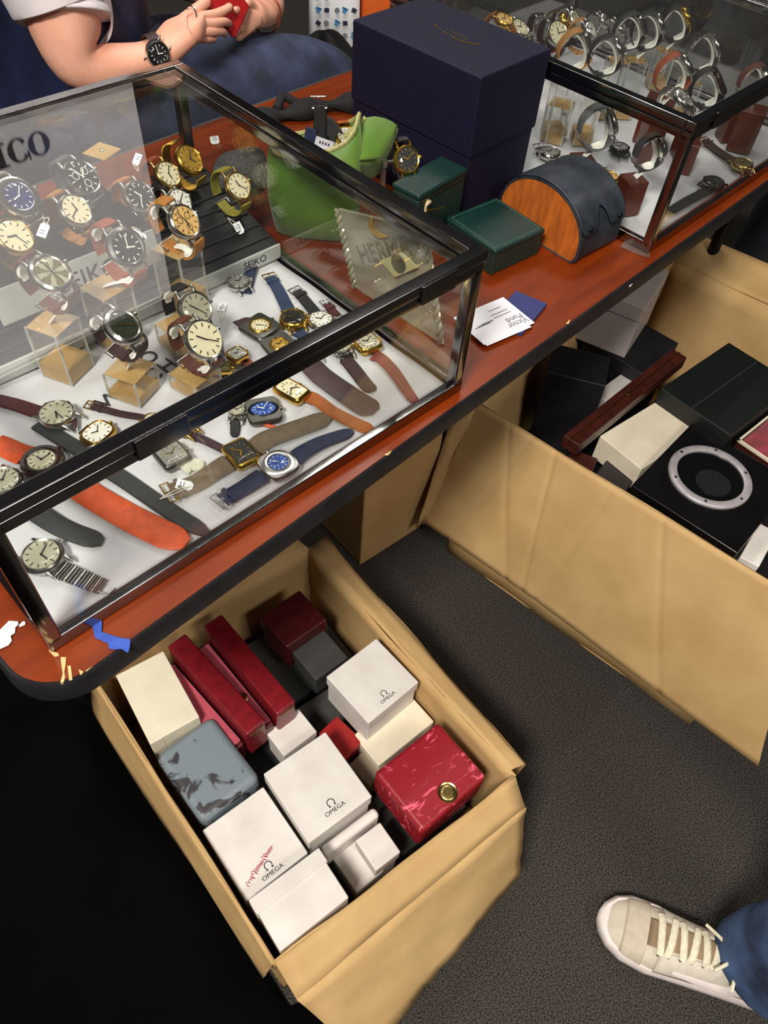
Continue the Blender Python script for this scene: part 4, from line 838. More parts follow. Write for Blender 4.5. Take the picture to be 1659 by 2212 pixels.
flat_watch('olive gold watch on a long dark brown strap', (1603, 356), [(1580, 340), (1550, 320), (1522, 302)], [(1618, 364)], lw=.021, d=.038, strap='dkbrown', dial='olivegold', case='brass', **zz2)
flat_watch('salmon dialled chronograph on a black strap beside the watch roll', (1313, 385), [(1300, 372)], [(1345, 415), (1365, 440)], lw=.020, d=.036, strap='black', dial='orange', sub=2, case='gold', **dict(zz2, z=Z2+.012))
flat_watch('steel watch on a dark strap at the foot of the clear block', (1187, 332), [(1165, 318)], [(1205, 345)], lw=.020, d=.038, strap='charcoal', dial='grey', **zz2)
flat_watch('steel watch with pale dial nearest the navy box', (1174, 377), [(1160, 372)], [(1195, 385)], lw=.020, d=.038, strap='grey', dial='silver', **zz2)
flat_watch('small dark watch lying between the mahogany blocks', (1338, 321), [(1325, 312)], [(1352, 332)], lw=.018, d=.034, strap='black', dial='grey', case='black', **zz2)
acr = acrylic('tall hexagonal clear block with kraft base near the navy box', (*Z(1195, 300, Z2)[:2], Z2), .040, .062, 20, tan=.22)
for lab, u, v, s_, h_ in (('broad mahogany block behind the corner clip', 1400, 300, .05, .07), ('mahogany block near the outer front glass', 1595, 320, .042, .07), ('low mahogany block lying by the corner post', 1478, 372, .02, .05)):
    q = Z(u, v, Z2); woodblock(lab, (q.x, q.y, Z2), s_, h_, 20)
price_tag('white price tag hanging from the grey band watch', Xp(1253, 345, Z(1290, 360, Z2).x-.02), Xp(1285, 250, Z(1290, 360, Z2).x-.02), 25, size=(.013, .024))
price_tag('small white price tag on the clear block near the navy box', Xp(1222, 252, Z(1205, 300, Z2).x), Xp(1210, 225, Z(1205, 300, Z2).x), 20, size=(.010, .016))
# ================================================================== between the cases: plaque, pouch, stand
plq = thing('acrylic_plaque', 'clear acrylic plaque with rope edges, capital letters and square coin inset leaning by the case', 'plaque', Matrix.Translation((.045, .17, T)))
hazy = glassmat('hazy_acrylic', (.90, .88, .80), .05, .05, haze=((.52, .49, .40), .5))
inv = Matrix.Translation((-.045, -.17, -T))
cor = [inv @ Vector(v) for v in ((.047, .240, T+.001), (.047, .078, T+.001), (.043, .123, T+.146), (.043, .274, T+.105))]
b = MB(); b.add(cor+[v+Vector((.006, 0, 0)) for v in cor], [(0, 1, 2, 3), (7, 6, 5, 4), (0, 4, 5, 1), (1, 5, 6, 2), (2, 6, 7, 3), (3, 7, 4, 0)]); b.build('clear_sheet', hazy, plq, smooth=False)
ropem = mat('pearly_rope', (200, 192, 166), .25, .3, var=.2)
for a, c_ in ((cor[0], cor[3]), (cor[1], cor[2])):
    b = MB(); ax = (c_-a).normalized(); s1 = ax.cross(Vector((1, 0, 0))).normalized(); s2 = ax.cross(s1); L = (c_-a).length
    for ph in (0, PI):
        b.tube([a+ax*(L*i/40)+(s1*math.cos(i*.95+ph)+s2*math.sin(i*.95+ph))*.0028 for i in range(41)], .0028, 6)
    b.build('rope_edge', ropem, plq)
def on_plq(u, v, off=-.0045): p = Xp(u, v, .0445+off); return inv @ p
rd = on_plq(895, 527)-on_plq(757, 553); upv = on_plq(800, 480)-on_plq(812, 560)
ghost = mat('frosted_letter', (120, 106, 78), .6)
textmesh('HERMA', .0335, frame(on_plq(826, 541), rd, upv), ghost, plq, sx=.95)
sq_ = [on_plq(u, v) for u, v in ((822, 562), (868, 545), (904, 577), (854, 598))]
b = MB(); b.add(sq_+[v+Vector((-.0015, 0, 0)) for v in sq_], [(0, 1, 2, 3), (7, 6, 5, 4), (0, 4, 5, 1), (1, 5, 6, 2), (2, 6, 7, 3), (3, 7, 4, 0)]); b.build('coin_mount', mat('pale_mount', (206, 198, 150), .4), plq, smooth=False)
MB().lathe([(.0125, 0), (.0125, .001), (.0112, .0016), (.0105, .001), (.001, .001)], 28, frame(on_plq(861, 569, -.0064), rd, z=(-1, 0, 0))).build('coin', mat('coin_grey', (128, 124, 104), .4, .6), plq)
b = MB(); b.ribbon([on_plq(u, v, -.0045) for u, v in ((803, 470), (800, 485), (806, 499), (820, 508), (838, 510))], None, [.003, .008, .011, .008, .002], .0008, norm=(1, 0, 0)); b.build('crescent_reflection', GOLD, plq)  # gold ribbon paints a crescent reflection onto the plaque
# ---- green zipped pouch, open at the top
green = mat('green_cloth', (96, 134, 44), .6, var=.2, scale=10, rgb2=(74, 108, 30), bump=.9, bscale=22, sheen=.2)
zipm = mat('zip_tape', (170, 168, 108), .6, var=.2, scale=300)
gp = thing('zip_pouch', 'open green cloth zip pouch full of watch straps', 'pouch', frame((.108, .388, T), (.62, -.78, 0), (.78, .62, 0)))
def gring(z, wx, wy, dx=0, dy=0, n_=40, zf=None, k=3.2):
    out = []
    for i in range(n_):
        a = 2*PI*i/n_; ca, sa = math.cos(a), math.sin(a); e_ = 2/k
        x = dx+wx*math.copysign(abs(ca)**e_, ca); y = dy+wy*math.copysign(abs(sa)**e_, sa)
        out.append((x, y, z+(zf(x, y) if zf else 0)))
    return out
rim = lambda x, y: .016*math.cos(y*60)+.018*(x/.06)
b = MB(); b.loft([gring(.001, .054, .030), gring(.004, .060, .036), gring(.05, .066, .040), gring(.10, .066, .038, zf=lambda x, y: .3*rim(x, y)), gring(.138, .060, .036, zf=rim)], cap=False)
b.add(gring(.001, .054, .030), [tuple(range(40))]); b.build('pouch_body', green, gp, solid=.003, ang=60)
b = MB(); b.tube([Vector(v)+Vector((0, 0, .001)) for v in gring(.138, .060, .036, zf=rim)], .0032, 6, closed=True); b.build('zip', zipm, gp)
# folded-over side panel with the zip along its edge
fo = [gp.matrix_world.inverted() @ q for q in (Vl(712, 326, .15, .34), Vl(790, 254, .17, .335), Vl(857, 270, .195, .31), Vl(846, 315, .20, .30), Vl(812, 356, .185, .305), Vl(750, 352, .15, .31))]
cen = sum(fo, Vector())/6+Vector((.012, -.016, -.006))
b = MB(); ring = bez(fo+[fo[0]], 4)[:-1]; n_ = len(ring)
back = [v+Vector((-.004, .02, -.03)) for v in ring]
b.add([cen]+ring+back, [(0, 1+i, 1+(i+1) % n_) for i in range(n_)]+[(1+i, 1+n_+i, 1+n_+(i+1) % n_, 1+(i+1) % n_) for i in range(n_)]+[tuple(1+n_+i for i in range(n_))]); b.build('side_gusset', green, gp, ang=80)
b = MB(); b.tube(bez([fo[0], fo[1]], 10), .0032, 6); b.build('zip', zipm, gp)
b = MB(); b.tube(bez([fo[2]+Vector((0, -.002, 0)), (fo[3]+cen)/2+Vector((.004, -.006, -.002)), fo[5]+Vector((0, -.003, .003))], 8), .0007, 5); b.build('seam', mat('green_seam', (40, 64, 22), .7), gp)
# straps in the pouch
def loose_strap(label, px, x, y, w_, st, buckle=True, name='watch_strap'):
    P = [Vl(u, v, x, y) for u, v in px]; c_ = P[0].copy(); e = thing(name, label, 'watch strap', Matrix.Translation(c_))
    pts = bez([q-c_ for q in P], 6); MB().ribbon(pts, (.62, -.72, .1), w_, .0028).build('strap', ST[st], e)
    if buckle:
        q = pts[-1]; t_ = (pts[-1]-pts[-2]).normalized(); M = frame(q, Vector((.62, -.72, .1)), t_)
        b = MB(); b.tube([M @ Vector(v) for v in ((-w_*.55, -.003, 0), (w_*.55, -.003, 0), (w_*.55, .012, 0), (-w_*.55, .012, 0))], .0013, 6, closed=True); b.tube([M @ Vector((0, -.003, .001)), M @ Vector((0, .011, .001))], .001, 6); b.build('buckle', STEEL, e)
    return e
loose_strap('black strap standing up from the pouch with a silver buckle', [(695, 330), (690, 285), (692, 255), (690, 228)], .125, .37, .018, 'black')
loose_strap('broad black strap curling inside the green pouch', [(735, 330), (728, 300), (712, 275), (700, 262)], .135, .365, .022, 'charcoal', False)
loose_strap('rounded dark strap end at the pouch rim', [(672, 320), (670, 295), (674, 278)], .105, .385, .016, 'navy', False)
e = thing('price_tag', 'silver grey label sleeve around the strap in the green pouch', 'label', frame(Vl(700, 312, .125, .36), (.62, -.72, -.25), z=(-.3, -.5, .8))); MB().box((0, 0, 0), (.026, .015, .004), bev=.001).build('label_sleeve', mat('silver_label', (176, 176, 184), .4), e); b = MB(); [b.box((-.006+.004*k, .0, .0021), (.0022, .004, .0003)) for k in range(4)]; b.build('faint_print', INK, e)
gw = loop_watch('gold rimmed watch lying in the green pouch', Vl(747, 296, .15, .35), None, tilt=60, yaw=-30, strap='caramel', dial='silver', case='gold', d=.030, lw=.016, A=.016)
# ---- acrylic stand with a gold rimmed watch
ac = thing('acrylic_stand', 'clear acrylic watch stand with cross bar in front of the navy box', 'display stand', frame((.205, .315, T), (.75, -.66, 0), (.66, .75, 0)))
for s_ in (-.022, .022):
    b = MB(); b.box((s_, 0, .055), (.006, .022, .11), bev=.001); b.box((s_, -.014, .107), (.006, .022, .008), bev=.001); b.build('upright', ACR, ac, smooth=False)
MB().box((0, 0, .003), (.05, .04, .006), bev=.001).build('foot', ACR, ac, smooth=False)
MB().tube([(-.022, 0, .100), (.022, 0, .100)], .004, 10).build('cross_bar', STEEL, ac)
loop_watch('dark watch with thin gold rim hanging on the acrylic stand', Vl(878, 345, .19, .30), None, tilt=35, yaw=-20, strap='black', dial='black', mark='gold', case='gold', d=.040, lw=.018, A=.018)
cp = Vl(918, 438, .19, .225); e = thing('watch_clip', 'small cream acrylic clip with a thin gold rod beside the green boxes', 'watch holder', Matrix.Translation((cp.x, cp.y, T)))
MB().tube([(0, 0, 0), (0, 0, cp.z-T-.004), (.004, -.004, cp.z-T+.004)], [.004, .004, .0045], 8).build('upright', mat('cream_acrylic', (220, 200, 160), .3), e)
MB().box((0, 0, .002), (.024, .02, .004), bev=.001).build('foot', WHITEP, e)
MB().tube([(.0, -.004, cp.z-T-.010), (.03, -.012, cp.z-T-.012)], .0012, 6).build('gold_rod', GOLD, e)
# ---- black strap bag lying along the back edge of the table
bb = MB(); darkcloth = mat('black_cloth', (13, 13, 15), .85, var=.2, scale=20, bump=.5, bscale=50)
P = [Z(u, v, T+.012) for u, v in ((540, 262), (590, 252), (630, 245), (680, 232), (730, 225), (766, 222))]
bb.tube(bez(P, 6), [.016+.007*math.sin(i*.5) for i in range(31)], 14, flat=.8); P2 = [Z(u, v, T+.02) for u, v in ((596, 238), (604, 222), (612, 208))]
bb.tube(bez(P2+[Z(640, 222, T+.02), Z(660, 232, T+.016)], 5), .008, 10)
tag(bb.build('rolled_bag', darkcloth, ang=80), 'rolled black cloth bag along the back edge between case and navy box', 'bag')
# ================================================================== people
def skin_mesh(chains, name, mt, parent, sub=2):
    """chains: list of lists of (pos, radius); equal positions are merged"""
    vs = []; rs = []; es = []; idx = {}
    def vid(p, r):
        k = tuple(round(x, 4) for x in p)
        if k not in idx: idx[k] = len(vs); vs.append(Vector(p)); rs.append(r)
        return idx[k]
    for ch in chains:
        ids = [vid(p, r) for p, r in ch]
        es += [(ids[i], ids[i+1]) for i in range(len(ids)-1)]
    me = bpy.data.meshes.new(name); me.from_pydata(vs, es, []); o = bpy.data.objects.new(name, me); COL.objects.link(o)
    o.modifiers.new('skin', 'SKIN').use_smooth_shade = True
    for i, sv in enumerate(me.skin_vertices[0].data):
        sv.radius = rs[i] if isinstance(rs[i], tuple) else (rs[i], rs[i]); sv.use_root = (i == 0)
    md = o.modifiers.new('sub', 'SUBSURF'); md.levels = sub; md.render_levels = sub
    me.materials.append(mt)
    o.parent = parent
    return o
skin = mat('skin', (228, 172, 148), .5, var=.08, scale=15, rgb2=(216, 154, 128), bump=.08, bscale=250)
denim = mat('denim', (52, 62, 92), .85, var=.25, scale=18, rgb2=(30, 36, 54), bump=.5, bscale=500)
vestm = mat('navy_vest', (28, 36, 74), .6, var=.2, scale=12, rgb2=(18, 22, 46), bump=.5, bscale=25)
teem = mat('white_tee', (226, 220, 224), .8, var=.05, scale=8, bump=.5, bscale=30)
man = thing('person', 'seated person in white T-shirt, navy vest and jeans, looking at a red phone', 'person')
def at(u, v, y): return tuple(Yp(u, v, y))
sh = (.035, .985, 1.03); el = at(165, 150, .925); wr_ = at(350, 118, .885)
uarm = [(sh, .072), (at(135, 20, .95), .068), (at(147, 85, .935), .060), (el, .048), (at(235, 150, .905), .043), (at(300, 138, .892), .034), (wr_, (.030, .024))]
pm = at(385, 82, .885); kn = at(415, 58, .885)
def fing(pts, r=.0095): return [(kn, (.034, .020))]+[(at(*p), r*(1-.08*i)) for i, p in enumerate(pts)]
ch = [uarm+[(pm, (.038, .021)), (kn, (.034, .020))],
      fing([(436, 36, .893), (462, 32, .895), (486, 22, .90), (500, 12, .905)]),
      fing([(440, 52, .885), (466, 50, .885), (486, 46, .892), (497, 52, .905)]),
      fing([(436, 68, .88), (460, 68, .88), (480, 68, .888), (488, 74, .90)]),
      fing([(430, 82, .88), (450, 84, .88), (466, 84, .888)], .008),
      [(pm, (.038, .021)), (at(402, 40, .90), .012), (at(432, 14, .91), .010), (at(452, 0, .915), .009)]]
skin_mesh(ch, 'arm', skin, man)
lw_ = at(572, 30, .985); lp = at(545, 36, .96); lk = at(532, 40, .95)
ch2 = [[((.12, 1.26, 1.02), .07), ((.36, 1.30, .86), .055), ((.46, 1.22, .80), .047), (at(590, 5, 1.06), .040), (lw_, (.030, .026)), (lp, (.034, .022)), (lk, (.030, .02))]]
for pts, r in (([(520, 22, .94), (512, 20, .925), (503, 24, .918)], .009), ([(516, 42, .94), (505, 46, .925), (498, 52, .92)], .009), ([(518, 62, .94), (508, 70, .925), (500, 76, .92)], .0085), ([(522, 76, .94), (512, 84, .93)], .008)):
    ch2.append([(lk, (.030, .02))]+[(at(*p), r*(1-.06*i)) for i, p in enumerate(pts)])
ch2.append([(lp, (.034, .022)), (at(545, 12, .95), .011), (at(528, 4, .935), .010)])
skin_mesh(ch2, 'arm', skin, man)
def ell_ring(c, ax, rx, ry, n_=28, wr=0, ph=0):
    ax = Vector(ax).normalized(); a = ax.cross(Vector((0, 1, 0)) if abs(ax.y) < .8 else Vector((1, 0, 0))).normalized(); b_ = ax.cross(a)
    return [Vector(c)+a*math.cos(2*PI*i/n_)*rx*(1+wr*math.sin(5*i+ph))+b_*math.sin(2*PI*i/n_)*ry*(1+wr*math.cos(3*i+ph*1.7)) for i in range(n_)]
def tube_cloth(pts, name, mt, par, wr=.02, cap=True, n_=28, solid=0):
    P = [Vector(p[0]) for p in pts]; rr = [p[1:] for p in pts]; rings = []
    Q = bez(P, 4); N = len(pts)-1
    for k, q in enumerate(Q):
        t = k/4; i = min(int(t), N-1); f = t-i; rx = rr[i][0]*(1-f)+rr[i+1][0]*f; ry = rr[i][-1]*(1-f)+rr[i+1][-1]*f
        tg = Q[min(k+1, len(Q)-1)]-Q[max(k-1, 0)]; rings.append(ell_ring(q, tg, rx, ry, n_, wr, k*1.9))
    b = MB(); b.loft(rings, cap=cap); return b.build(name, mt, par, ang=80, solid=solid, sub=1)
tube_cloth([(sh, .085), (at(128, 0, .955), .082), (at(138, 30, .945), .078), (at(142, 46, .94), .076)], 'sleeve', teem, man, .02, cap=True)
tube_cloth([((.13, 1.13, .56), .15, .20), ((.155, 1.13, .72), .135, .195), ((.15, 1.12, .90), .135, .20), ((.15, 1.115, 1.03), .12, .18), ((.19, 1.12, 1.08), .07, .08)], 'vest', vestm, man, .012)
b = MB(); b.tube(bez([at(228, 20, .955), at(245, 70, .95), at(290, 95, .95), at(345, 55, .96)], 8), .004, 6); b.build('pocket_seam', mat('vest_piping', (14, 18, 38), .6), man)
leg1 = [((.10, 1.05, .60), .13, .12), ((.26, .985, .655), .112, .105), ((.42, .96, .665), .100, .098), ((.58, .95, .640), .092, .09), ((.68, .95, .58), .084, .084), ((.70, .97, .45), .074, .074), ((.68, 1.0, .25), .066, .066), ((.67, 1.01, .10), .066, .066)]
tube_cloth(leg1, 'jeans_leg', denim, man, .025)
leg2 = [((.10, 1.20, .58), .12, .12), ((.30, 1.22, .62), .105, .10), ((.50, 1.24, .62), .092, .09), ((.62, 1.25, .56), .084, .084), ((.64, 1.26, .42), .072, .072), ((.62, 1.27, .10), .066, .066)]
tube_cloth(leg2, 'jeans_leg', denim, man, .025)
for x, y in ((.69, 1.01), (.64, 1.27)): MB().box((x+.05, y, .045), (.28, .1, .09), bev=.035, seg=4).build('shoe', BLACK, man)
# head and neck, above the picture
hd = MB(); hd.lathe([(.01, -.02), (.055, 0), (.058, .07), (.07, .10), (.082, .15), (.085, .20), (.075, .26), (.045, .30), (.005, .315)], 24, Matrix.Translation((.20, 1.12, 1.06)) @ Matrix.Rotation(1.15, 4, 'Y'), sx=1.15); hd.build('head', skin, man)
MB().lathe([(.088, .19), (.094, .22), (.083, .28), (.05, .318), (.004, .33)], 24, Matrix.Translation((.195, 1.12, 1.065)) @ Matrix.Rotation(1.15, 4, 'Y'), sx=1.15).build('hair', mat('hair', (44, 30, 22), .6), man)
# stool under the person
stl = thing('stool', 'dark stool under the seated person', 'stool', Matrix.Translation((.06, 1.13, 0)))
MB().lathe([(.17, .43), (.18, .44), (.18, .47), (.16, .485)], 28).build('seat', BLACK, stl)
for k in range(4): a = PI/4+k*PI/2; MB().tube([(.16*math.cos(a), .16*math.sin(a), 0), (.11*math.cos(a), .11*math.sin(a), .44)], .012, 8).build('leg', ml, stl)
# his wristwatch and phone
Wd = Vector(at(340, 116, .862)); ww = thing('wristwatch', 'steel diver watch with black bezel on the seated person\'s wrist', 'watch', frame(Wd, (.5, -.35, -.72), z=(-.35, -.72, .62)))
watch_head(ww, d=.043, t=.011, case='steel', bez='black', dial='black', mark='light', dd=.72, hands=(300, 40), lw=.02)
ax = Vector(wr_)-Vector(at(300, 138, .892)); cx = Vector(at(338, 122, .887)); inv = ww.matrix_world.inverted()
b = MB(); b.ribbon([inv @ v for v in ell_ring(cx, ax, .036, .031, 28)+[ell_ring(cx, ax, .036, .031, 28)[0]]], inv.to_3x3() @ ax, .020, .003); b.build('strap', ST['dkbrown'], ww)
ph = thing('mobile_phone', 'red mobile phone held in both hands', 'phone', frame(at(487, 6, .925), (-.80, -.30, -.5), (-.55, .25, .8)))
MB().box((0, .02, 0), (.072, .13, .009), bev=.004, seg=3).build('phone_case', mat('phone_red', (176, 28, 30), .45), ph)
MB().box((0, .02, .0048), (.066, .124, .0006)).build('screen', mat('phone_screen', (16, 16, 20), .1), ph)
b = MB(); c_ = Vector(at(419, 22, .895)); b.tube(ell_ring(Vector(at(414, 30, .89)), Vector(at(462, 32, .895))-Vector(at(436, 36, .893)), .012, .012, 16), .0013, 6, closed=True); tag(b.build('finger_ring', STEEL), 'plain silver ring on the seated person\'s finger', 'ring')
b = MB(); b.tube(ell_ring(lw_, Vector(at(590, 5, 1.06))-Vector(lw_), .036, .032, 28), .0022, 6, closed=True); tag(b.build('bracelet', mat('copper', (190, 110, 80), .3, .8)), 'copper bangle on the seated person\'s other wrist', 'bracelet')
# ---- standing person at the lower right: sneaker and jeans
pr_ = thing('person', 'standing person in blue jeans and cream lace-up sneaker beside the cartons', 'person')
hx = Vector((-.004, -.805, 0)); SM = frame(hx, (.925, .38, 0), (-.38, .925, 0)); shoe = bpy.data.objects.new('sneaker', None)
def sp(l, x, z): return SM @ Vector((x, l, z))
wp = [(.0, .018), (.012, .030), (.04, .036), (.10, .039), (.16, .044), (.21, .050), (.25, .047), (.275, .036), (.290, .020), (.296, .006)]
def outline(k=1., dz=0):
    L = [(w_*k, l) for l, w_ in wp]; return [(x-.004*math.sin(l*9), l) for x, l in L]+[(-x-.004*math.sin(l*9), l) for x, l in reversed(L)]
canvas = mat('cream_canvas', (206, 196, 178), .8, var=.06, scale=60, bump=.3, bscale=700); solem = mat('sole_rubber', (226, 216, 214), .6, var=.04); lacem = mat('lace', (232, 226, 200), .8, var=.1, scale=200)
ol = outline(); b = MB(); b.loft([[SM @ Vector((x*.96, .148+(l-.148)*.985, .001)) for x, l in ol], [SM @ Vector((x, l, .006)) for x, l in ol], [SM @ Vector((x*1.06, .148+(l-.148)*1.02, .030)) for x, l in ol], [SM @ Vector((x*.98, .148+(l-.148)*.985, .036)) for x, l in ol]])
snk = b.build('sneaker', solem, pr_, ang=50)
hp = [(.004, .085, .3), (.03, .092, .3), (.07, .096, .32), (.11, .096, .36), (.15, .086, .42), (.19, .070, .5), (.23, .056, .62), (.262, .048, .72), (.28, .040, .8), (.290, .030, .9)]
def half(l):
    for (l0, w0), (l1, w1) in zip(wp, wp[1:]):
        if l0 <= l <= l1: return w0+(w1-w0)*(l-l0)/(l1-l0)
    return .006
def upper_pt(l, a, grow=0.):
    for (l0, h0, r0), (l1, h1, r1) in zip(hp, hp[1:]):
        if l <= l1 or l1 == hp[-1][0]: break
    f = max(0, min(1, (l-l0)/(l1-l0))); h = h0+(h1-h0)*f; r_ = r0+(r1-r0)*f; w_ = half(l)*.96+grow
    ca, sa = math.cos(a), math.sin(a); x = w_*math.copysign(abs(ca)**(.55), ca)*(1-(1-r_)*.55*max(0, sa)**2); z = .024+(h-.024+grow)*abs(sa)**.75
    return SM @ Vector((x-.004*math.sin(l*9), l, z))
b = MB(); b.loft([[upper_pt(l, PI*i/20) for i in range(21)] for l in [.004+.286*k/36 for k in range(37)]]); b.build('upper', canvas, snk, ang=70)
b = MB(); b.grid(lambda i, j: upper_pt(.225+.035*j, PI*(.06+.88*i), .0014), 24, 8); b.build('toe_cap', mat('toe_suede', (196, 184, 166), .9, var=.06, scale=80), snk, solid=.0015, ang=70)
for s0, s1 in ((.05, .36), (.64, .95)):
    b = MB(); b.grid(lambda i, j: upper_pt(.09+.115*j, PI*(s0+(s1-s0)*i), .0016), 10, 14); b.build('side_panel', mat('panel_cream', (214, 206, 192), .8, var=.05), snk, solid=.0014, ang=70)
b = MB(); b.ribbon([upper_pt(l, PI*a, .0034) for l, a in ((.05, .72), (.075, .80), (.10, .86), (.14, .88), (.18, .86))], None, [.006, .020, .024, .016, .004], .0012, norm=tuple(-SM.to_3x3().col[0]+Vector((0, 0, .8)))); b.build('side_stripe', solem, snk)
b = MB(); b.grid(lambda i, j: upper_pt(.075+.15*j, PI*(.40+.20*i), .0012), 8, 14); b.build('tongue', mat('tongue_tan', (150, 128, 100), .85), snk, solid=.002, ang=70)
for k in range(7):
    l = .115+.0155*k; sk = .006*(1 if k % 2 else -1)
    b = MB(); pts = [upper_pt(l+sk*(i/6-.5), PI*(.33+.34*i/6), .0052) for i in range(7)]; b.tube(pts, .0056, 8, flat=.5); b.build('lace', lacem, snk)
    for a in (.325, .675):
        q = upper_pt(l, PI*a, .0035); MB().lathe([(.0022, -.001), (.0022, .001)], 8, frame(q, (1, 0, 0), z=(0, 0, 1))).build('eyelet', INK, snk)
k0 = upper_pt(.108, PI*.5, .006)
for dv in (Vector((.05, .012, .014)), Vector((-.03, .03, .004)), Vector((.028, .05, .006)), Vector((-.045, .0, -.004))):
    R3 = SM.to_3x3(); b = MB(); b.tube(bez([k0, k0+R3 @ (dv*.5)+Vector((0, 0, .008)), k0+R3 @ dv], 6), .0028, 6); b.build('lace_end', lacem, snk)
b = MB(); b.tube([sp(.062, .012, .097), sp(.072, .015, .112)], [.010, .008], 8); b.build('pull_tab', mat('ochre_tab', (176, 120, 44), .8), snk)
jeanb = mat('blue_jeans', (74, 104, 150), .85, var=.35, scale=14, rgb2=(30, 42, 66), bump=.5, bscale=500)
tube_cloth([(sp(.055, .004, .070), .066, .086), (sp(.050, .010, .13), .070, .088), (sp(.045, .018, .25), .070, .080), (sp(.05, .03, .45), .075, .080), (sp(.02, .05, .70), .09, .09), (sp(0, .07, .92), .10, .10)], 'jeans_leg', jeanb, pr_, .03)
# second leg, outside the picture
M0 = Matrix.Translation((.22, -.10, 0))
tube_cloth([(M0 @ sp(.055, .004, .03), .066, .086), (M0 @ sp(.045, .0, .25), .070, .080), (M0 @ sp(.05, 0, .45), .075, .080), (sp(.02, .16, .74), .09, .09), (sp(0, .10, .94), .11, .11)], 'jeans_leg', jeanb, pr_, .03)
# ---- another visitor's leg at the far right
pl = thing('person', 'visitor in dark navy jeans standing past the large carton', 'person')
dkden = mat('dark_denim', (26, 30, 48), .85, var=.3, scale=18, bump=.5, bscale=500)
tube_cloth([((1.335, .05, .06), .080, .085), ((1.335, .05, .25), .082, .085), ((1.34, .04, .5), .085, .09), ((1.36, .02, .8), .10, .10)], 'jeans_leg', dkden, pl, .03)
MB().box((1.31, .10, .04), (.11, .29, .08), bev=.035, seg=4).build('shoe', BLACK, pl)
# ================================================================== things behind the table
jk = MB(); jm = mat('black_jacket', (30, 28, 29), .75, var=.3, scale=6, bump=.6, bscale=14)
def jf(i, j):
    a = 2*PI*i; z = .25+.85*j; r_ = 1+.12*math.sin(3*a+6*j)+.06*math.sin(7*a-5*j)
    return (.20*r_*math.cos(a)*(1-.25*j*j), .12*r_*math.sin(a), z)
jk.grid(jf, 40, 20); o = jk.build('jacket', jm, ang=80); o.location = (-.10, 1.42, 0); tag(o, 'black jacket hanging over a chair behind the seated person', 'jacket')
ch_ = thing('chair', 'dark chair carrying the black jacket', 'chair', Matrix.Translation((-.10, 1.42, 0)))
for x in (-.12, .12):
    for y in (-.06, .06): MB().tube([(x, y, 0), (x, y, .5)], .012, 8).build('leg', ml, ch_)
MB().box((0, 0, .5), (.28, .16, .03), bev=.008).build('seat', BLACK, ch_)
wb = thing('shopping_bag', 'white carrier bag printed with blue and grey icons behind the seated person', 'bag', frame((*Z(722, 50, .3)[:2], 0), (.80, -.60, 0), (.60, .80, 0)))
bagw = mat('bag_white', (222, 224, 226), .6, var=.04, scale=10, bump=.3, bscale=20)
b = MB(); b.loft([gring(.0, .088, .06, k=6), gring(.25, .09, .055, k=6), gring(.5, .086, .035, k=6, zf=lambda x, y: .01*math.sin(x*40))], cap=False); b.add(gring(0, .088, .06, k=6), [tuple(range(40))]); bgo = b.build('bag_body', bagw, wb, solid=.002, ang=60)
icm = [mat('icon_blue', (90, 160, 214), .6), mat('icon_navy', (44, 48, 78), .6), mat('icon_grey', (140, 140, 146), .6)]
for k in range(22):
    x = -.066+.033*(k % 5)+random.uniform(-.004, .004); z = .24+.04*(k//5); b = MB(); M = frame((x, -.0575+.012*(z-.25), z), (1, 0, 0), z=(0, -1, .05)) @ Matrix.Rotation(random.uniform(-.6, .6), 4, 'Z')
    if k % 3 == 0: b.box((0, 0, 0), (.014, .017, .0006), M); b.box((0, .005, 0), (.022, .007, .0006), M)
    elif k % 3 == 1: b.box((0, 0, 0), (.017, .014, .0006), M)
    else: b.lathe([(.009, 0), (.009, .0006)], 12, M)
    b.build('printed_icon', icm[k % 3], bgo)
ob = MB(); ob.loft([gring(0, .076, .07, k=4), gring(.25, .08, .07, k=4), gring(.5, .076, .06, k=4, zf=lambda x, y: .015*math.sin(x*30))]); o = ob.build('carrier_bag', mat('bag_orange', (236, 104, 26), .6, var=.08, scale=8, bump=.4, bscale=15), ang=60); o.matrix_world = frame((*Z(824, 50, .3)[:2], 0), (.80, -.60, 0), (.60, .80, 0)); tag(o, 'bright orange bag standing beside the printed carrier bag', 'bag')
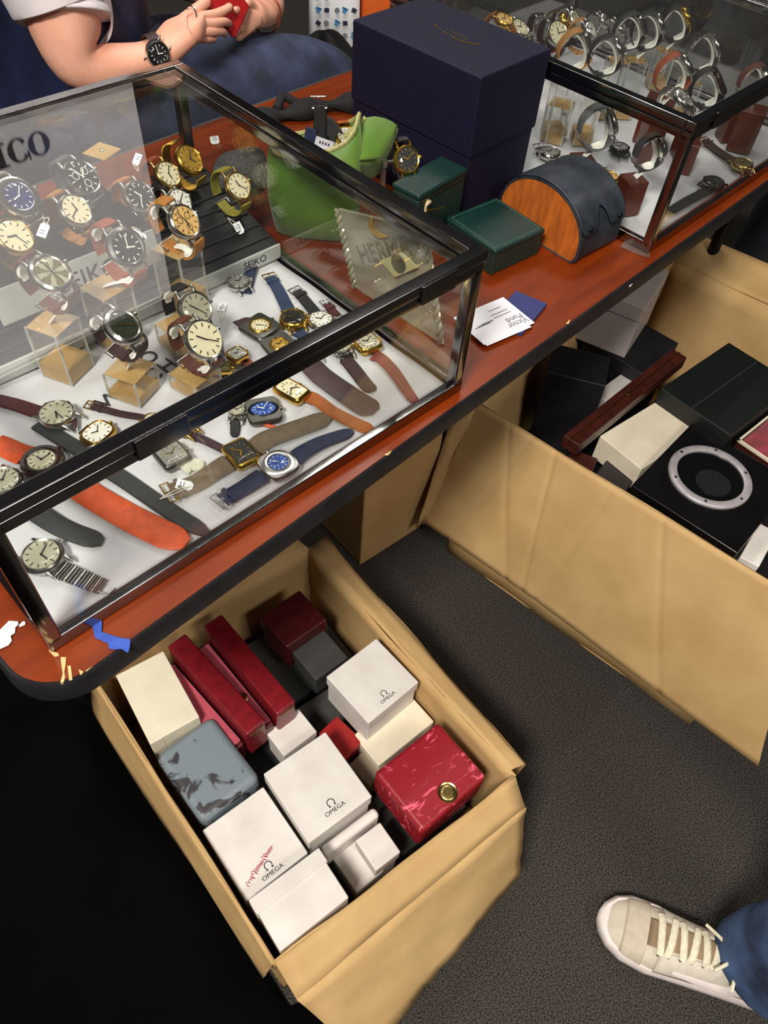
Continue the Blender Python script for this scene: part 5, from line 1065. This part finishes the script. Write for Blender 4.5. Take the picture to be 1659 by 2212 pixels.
def lump(name, label, cat, c, r, mt, seed):
    b = MB()
    def f(i, j):
        a = 2*PI*i; e_ = PI*j/2; q = 1+.12*math.sin(3*a+seed)+.08*math.sin(5*a+3*e_+seed)
        return (r[0]*q*math.cos(a)*math.cos(e_), r[1]*q*math.sin(a)*math.cos(e_), r[2]*math.sin(e_)*(1+.08*math.sin(4*a+seed)))
    b.grid(f, 40, 14); o = b.build(name, mt, ang=80); o.location = c; return tag(o, label, cat)
lump('rucksack', 'black rucksack on the floor in front of the printed bag', 'bag', (1.28, 1.63, 0), (.21, .14, .37), darkcloth, 1)
lump('rucksack', 'black bag slumped behind the seated person\'s knees', 'bag', (.80, 1.95, 0), (.24, .2, .42), darkcloth, 4)
def black_sheet_f(i, j):  # guessed black sheet filling the black area beside the carton
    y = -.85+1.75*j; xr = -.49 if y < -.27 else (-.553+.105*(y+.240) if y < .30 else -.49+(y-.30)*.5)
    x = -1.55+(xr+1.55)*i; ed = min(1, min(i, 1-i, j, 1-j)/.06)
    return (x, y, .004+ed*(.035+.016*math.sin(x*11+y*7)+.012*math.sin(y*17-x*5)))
b = MB(); b.grid(black_sheet_f, 50, 60); tag(b.build('coat', mat('black_sheet', (7, 7, 7), .95, var=.4, scale=5, rgb2=(3, 3, 3), spec=.05, bump=.4, bscale=9), ang=80, solid=.004), 'crumpled black coat spread on the floor beside the white and red boxes\' carton', 'coat')

gb_ = thing('grey_stand_in', 'pale grey lidded stand-in box on the floor beyond the farther case', 'box', Matrix.Translation((1.75, .55, 0)) @ Matrix.Rotation(.25, 4, 'Z'))  # added box standing in for unclear grey floor patches
MB().box((0, 0, .16), (.55, .42, .32), bev=.02, seg=3).build('tub', mat('grey_tub', (150, 148, 146), .5), gb_); MB().box((0, 0, .335), (.58, .45, .03), bev=.01, seg=3).build('lid', mat('grey_lid', (176, 172, 168), .5), gb_)

felt = mat('grey_felt', (104, 102, 100), .95, var=.1, scale=80)
b = MB(); b.prism([(1.012, .10), (1.192, .10), (1.192, .746), (.62, .746), (.62, .592), (1.012, .592)], T+.0002, T+.0022); tag(b.build('felt_cloth', felt, smooth=False), 'grey felt cloth laid on the table around the farther case', 'cloth')
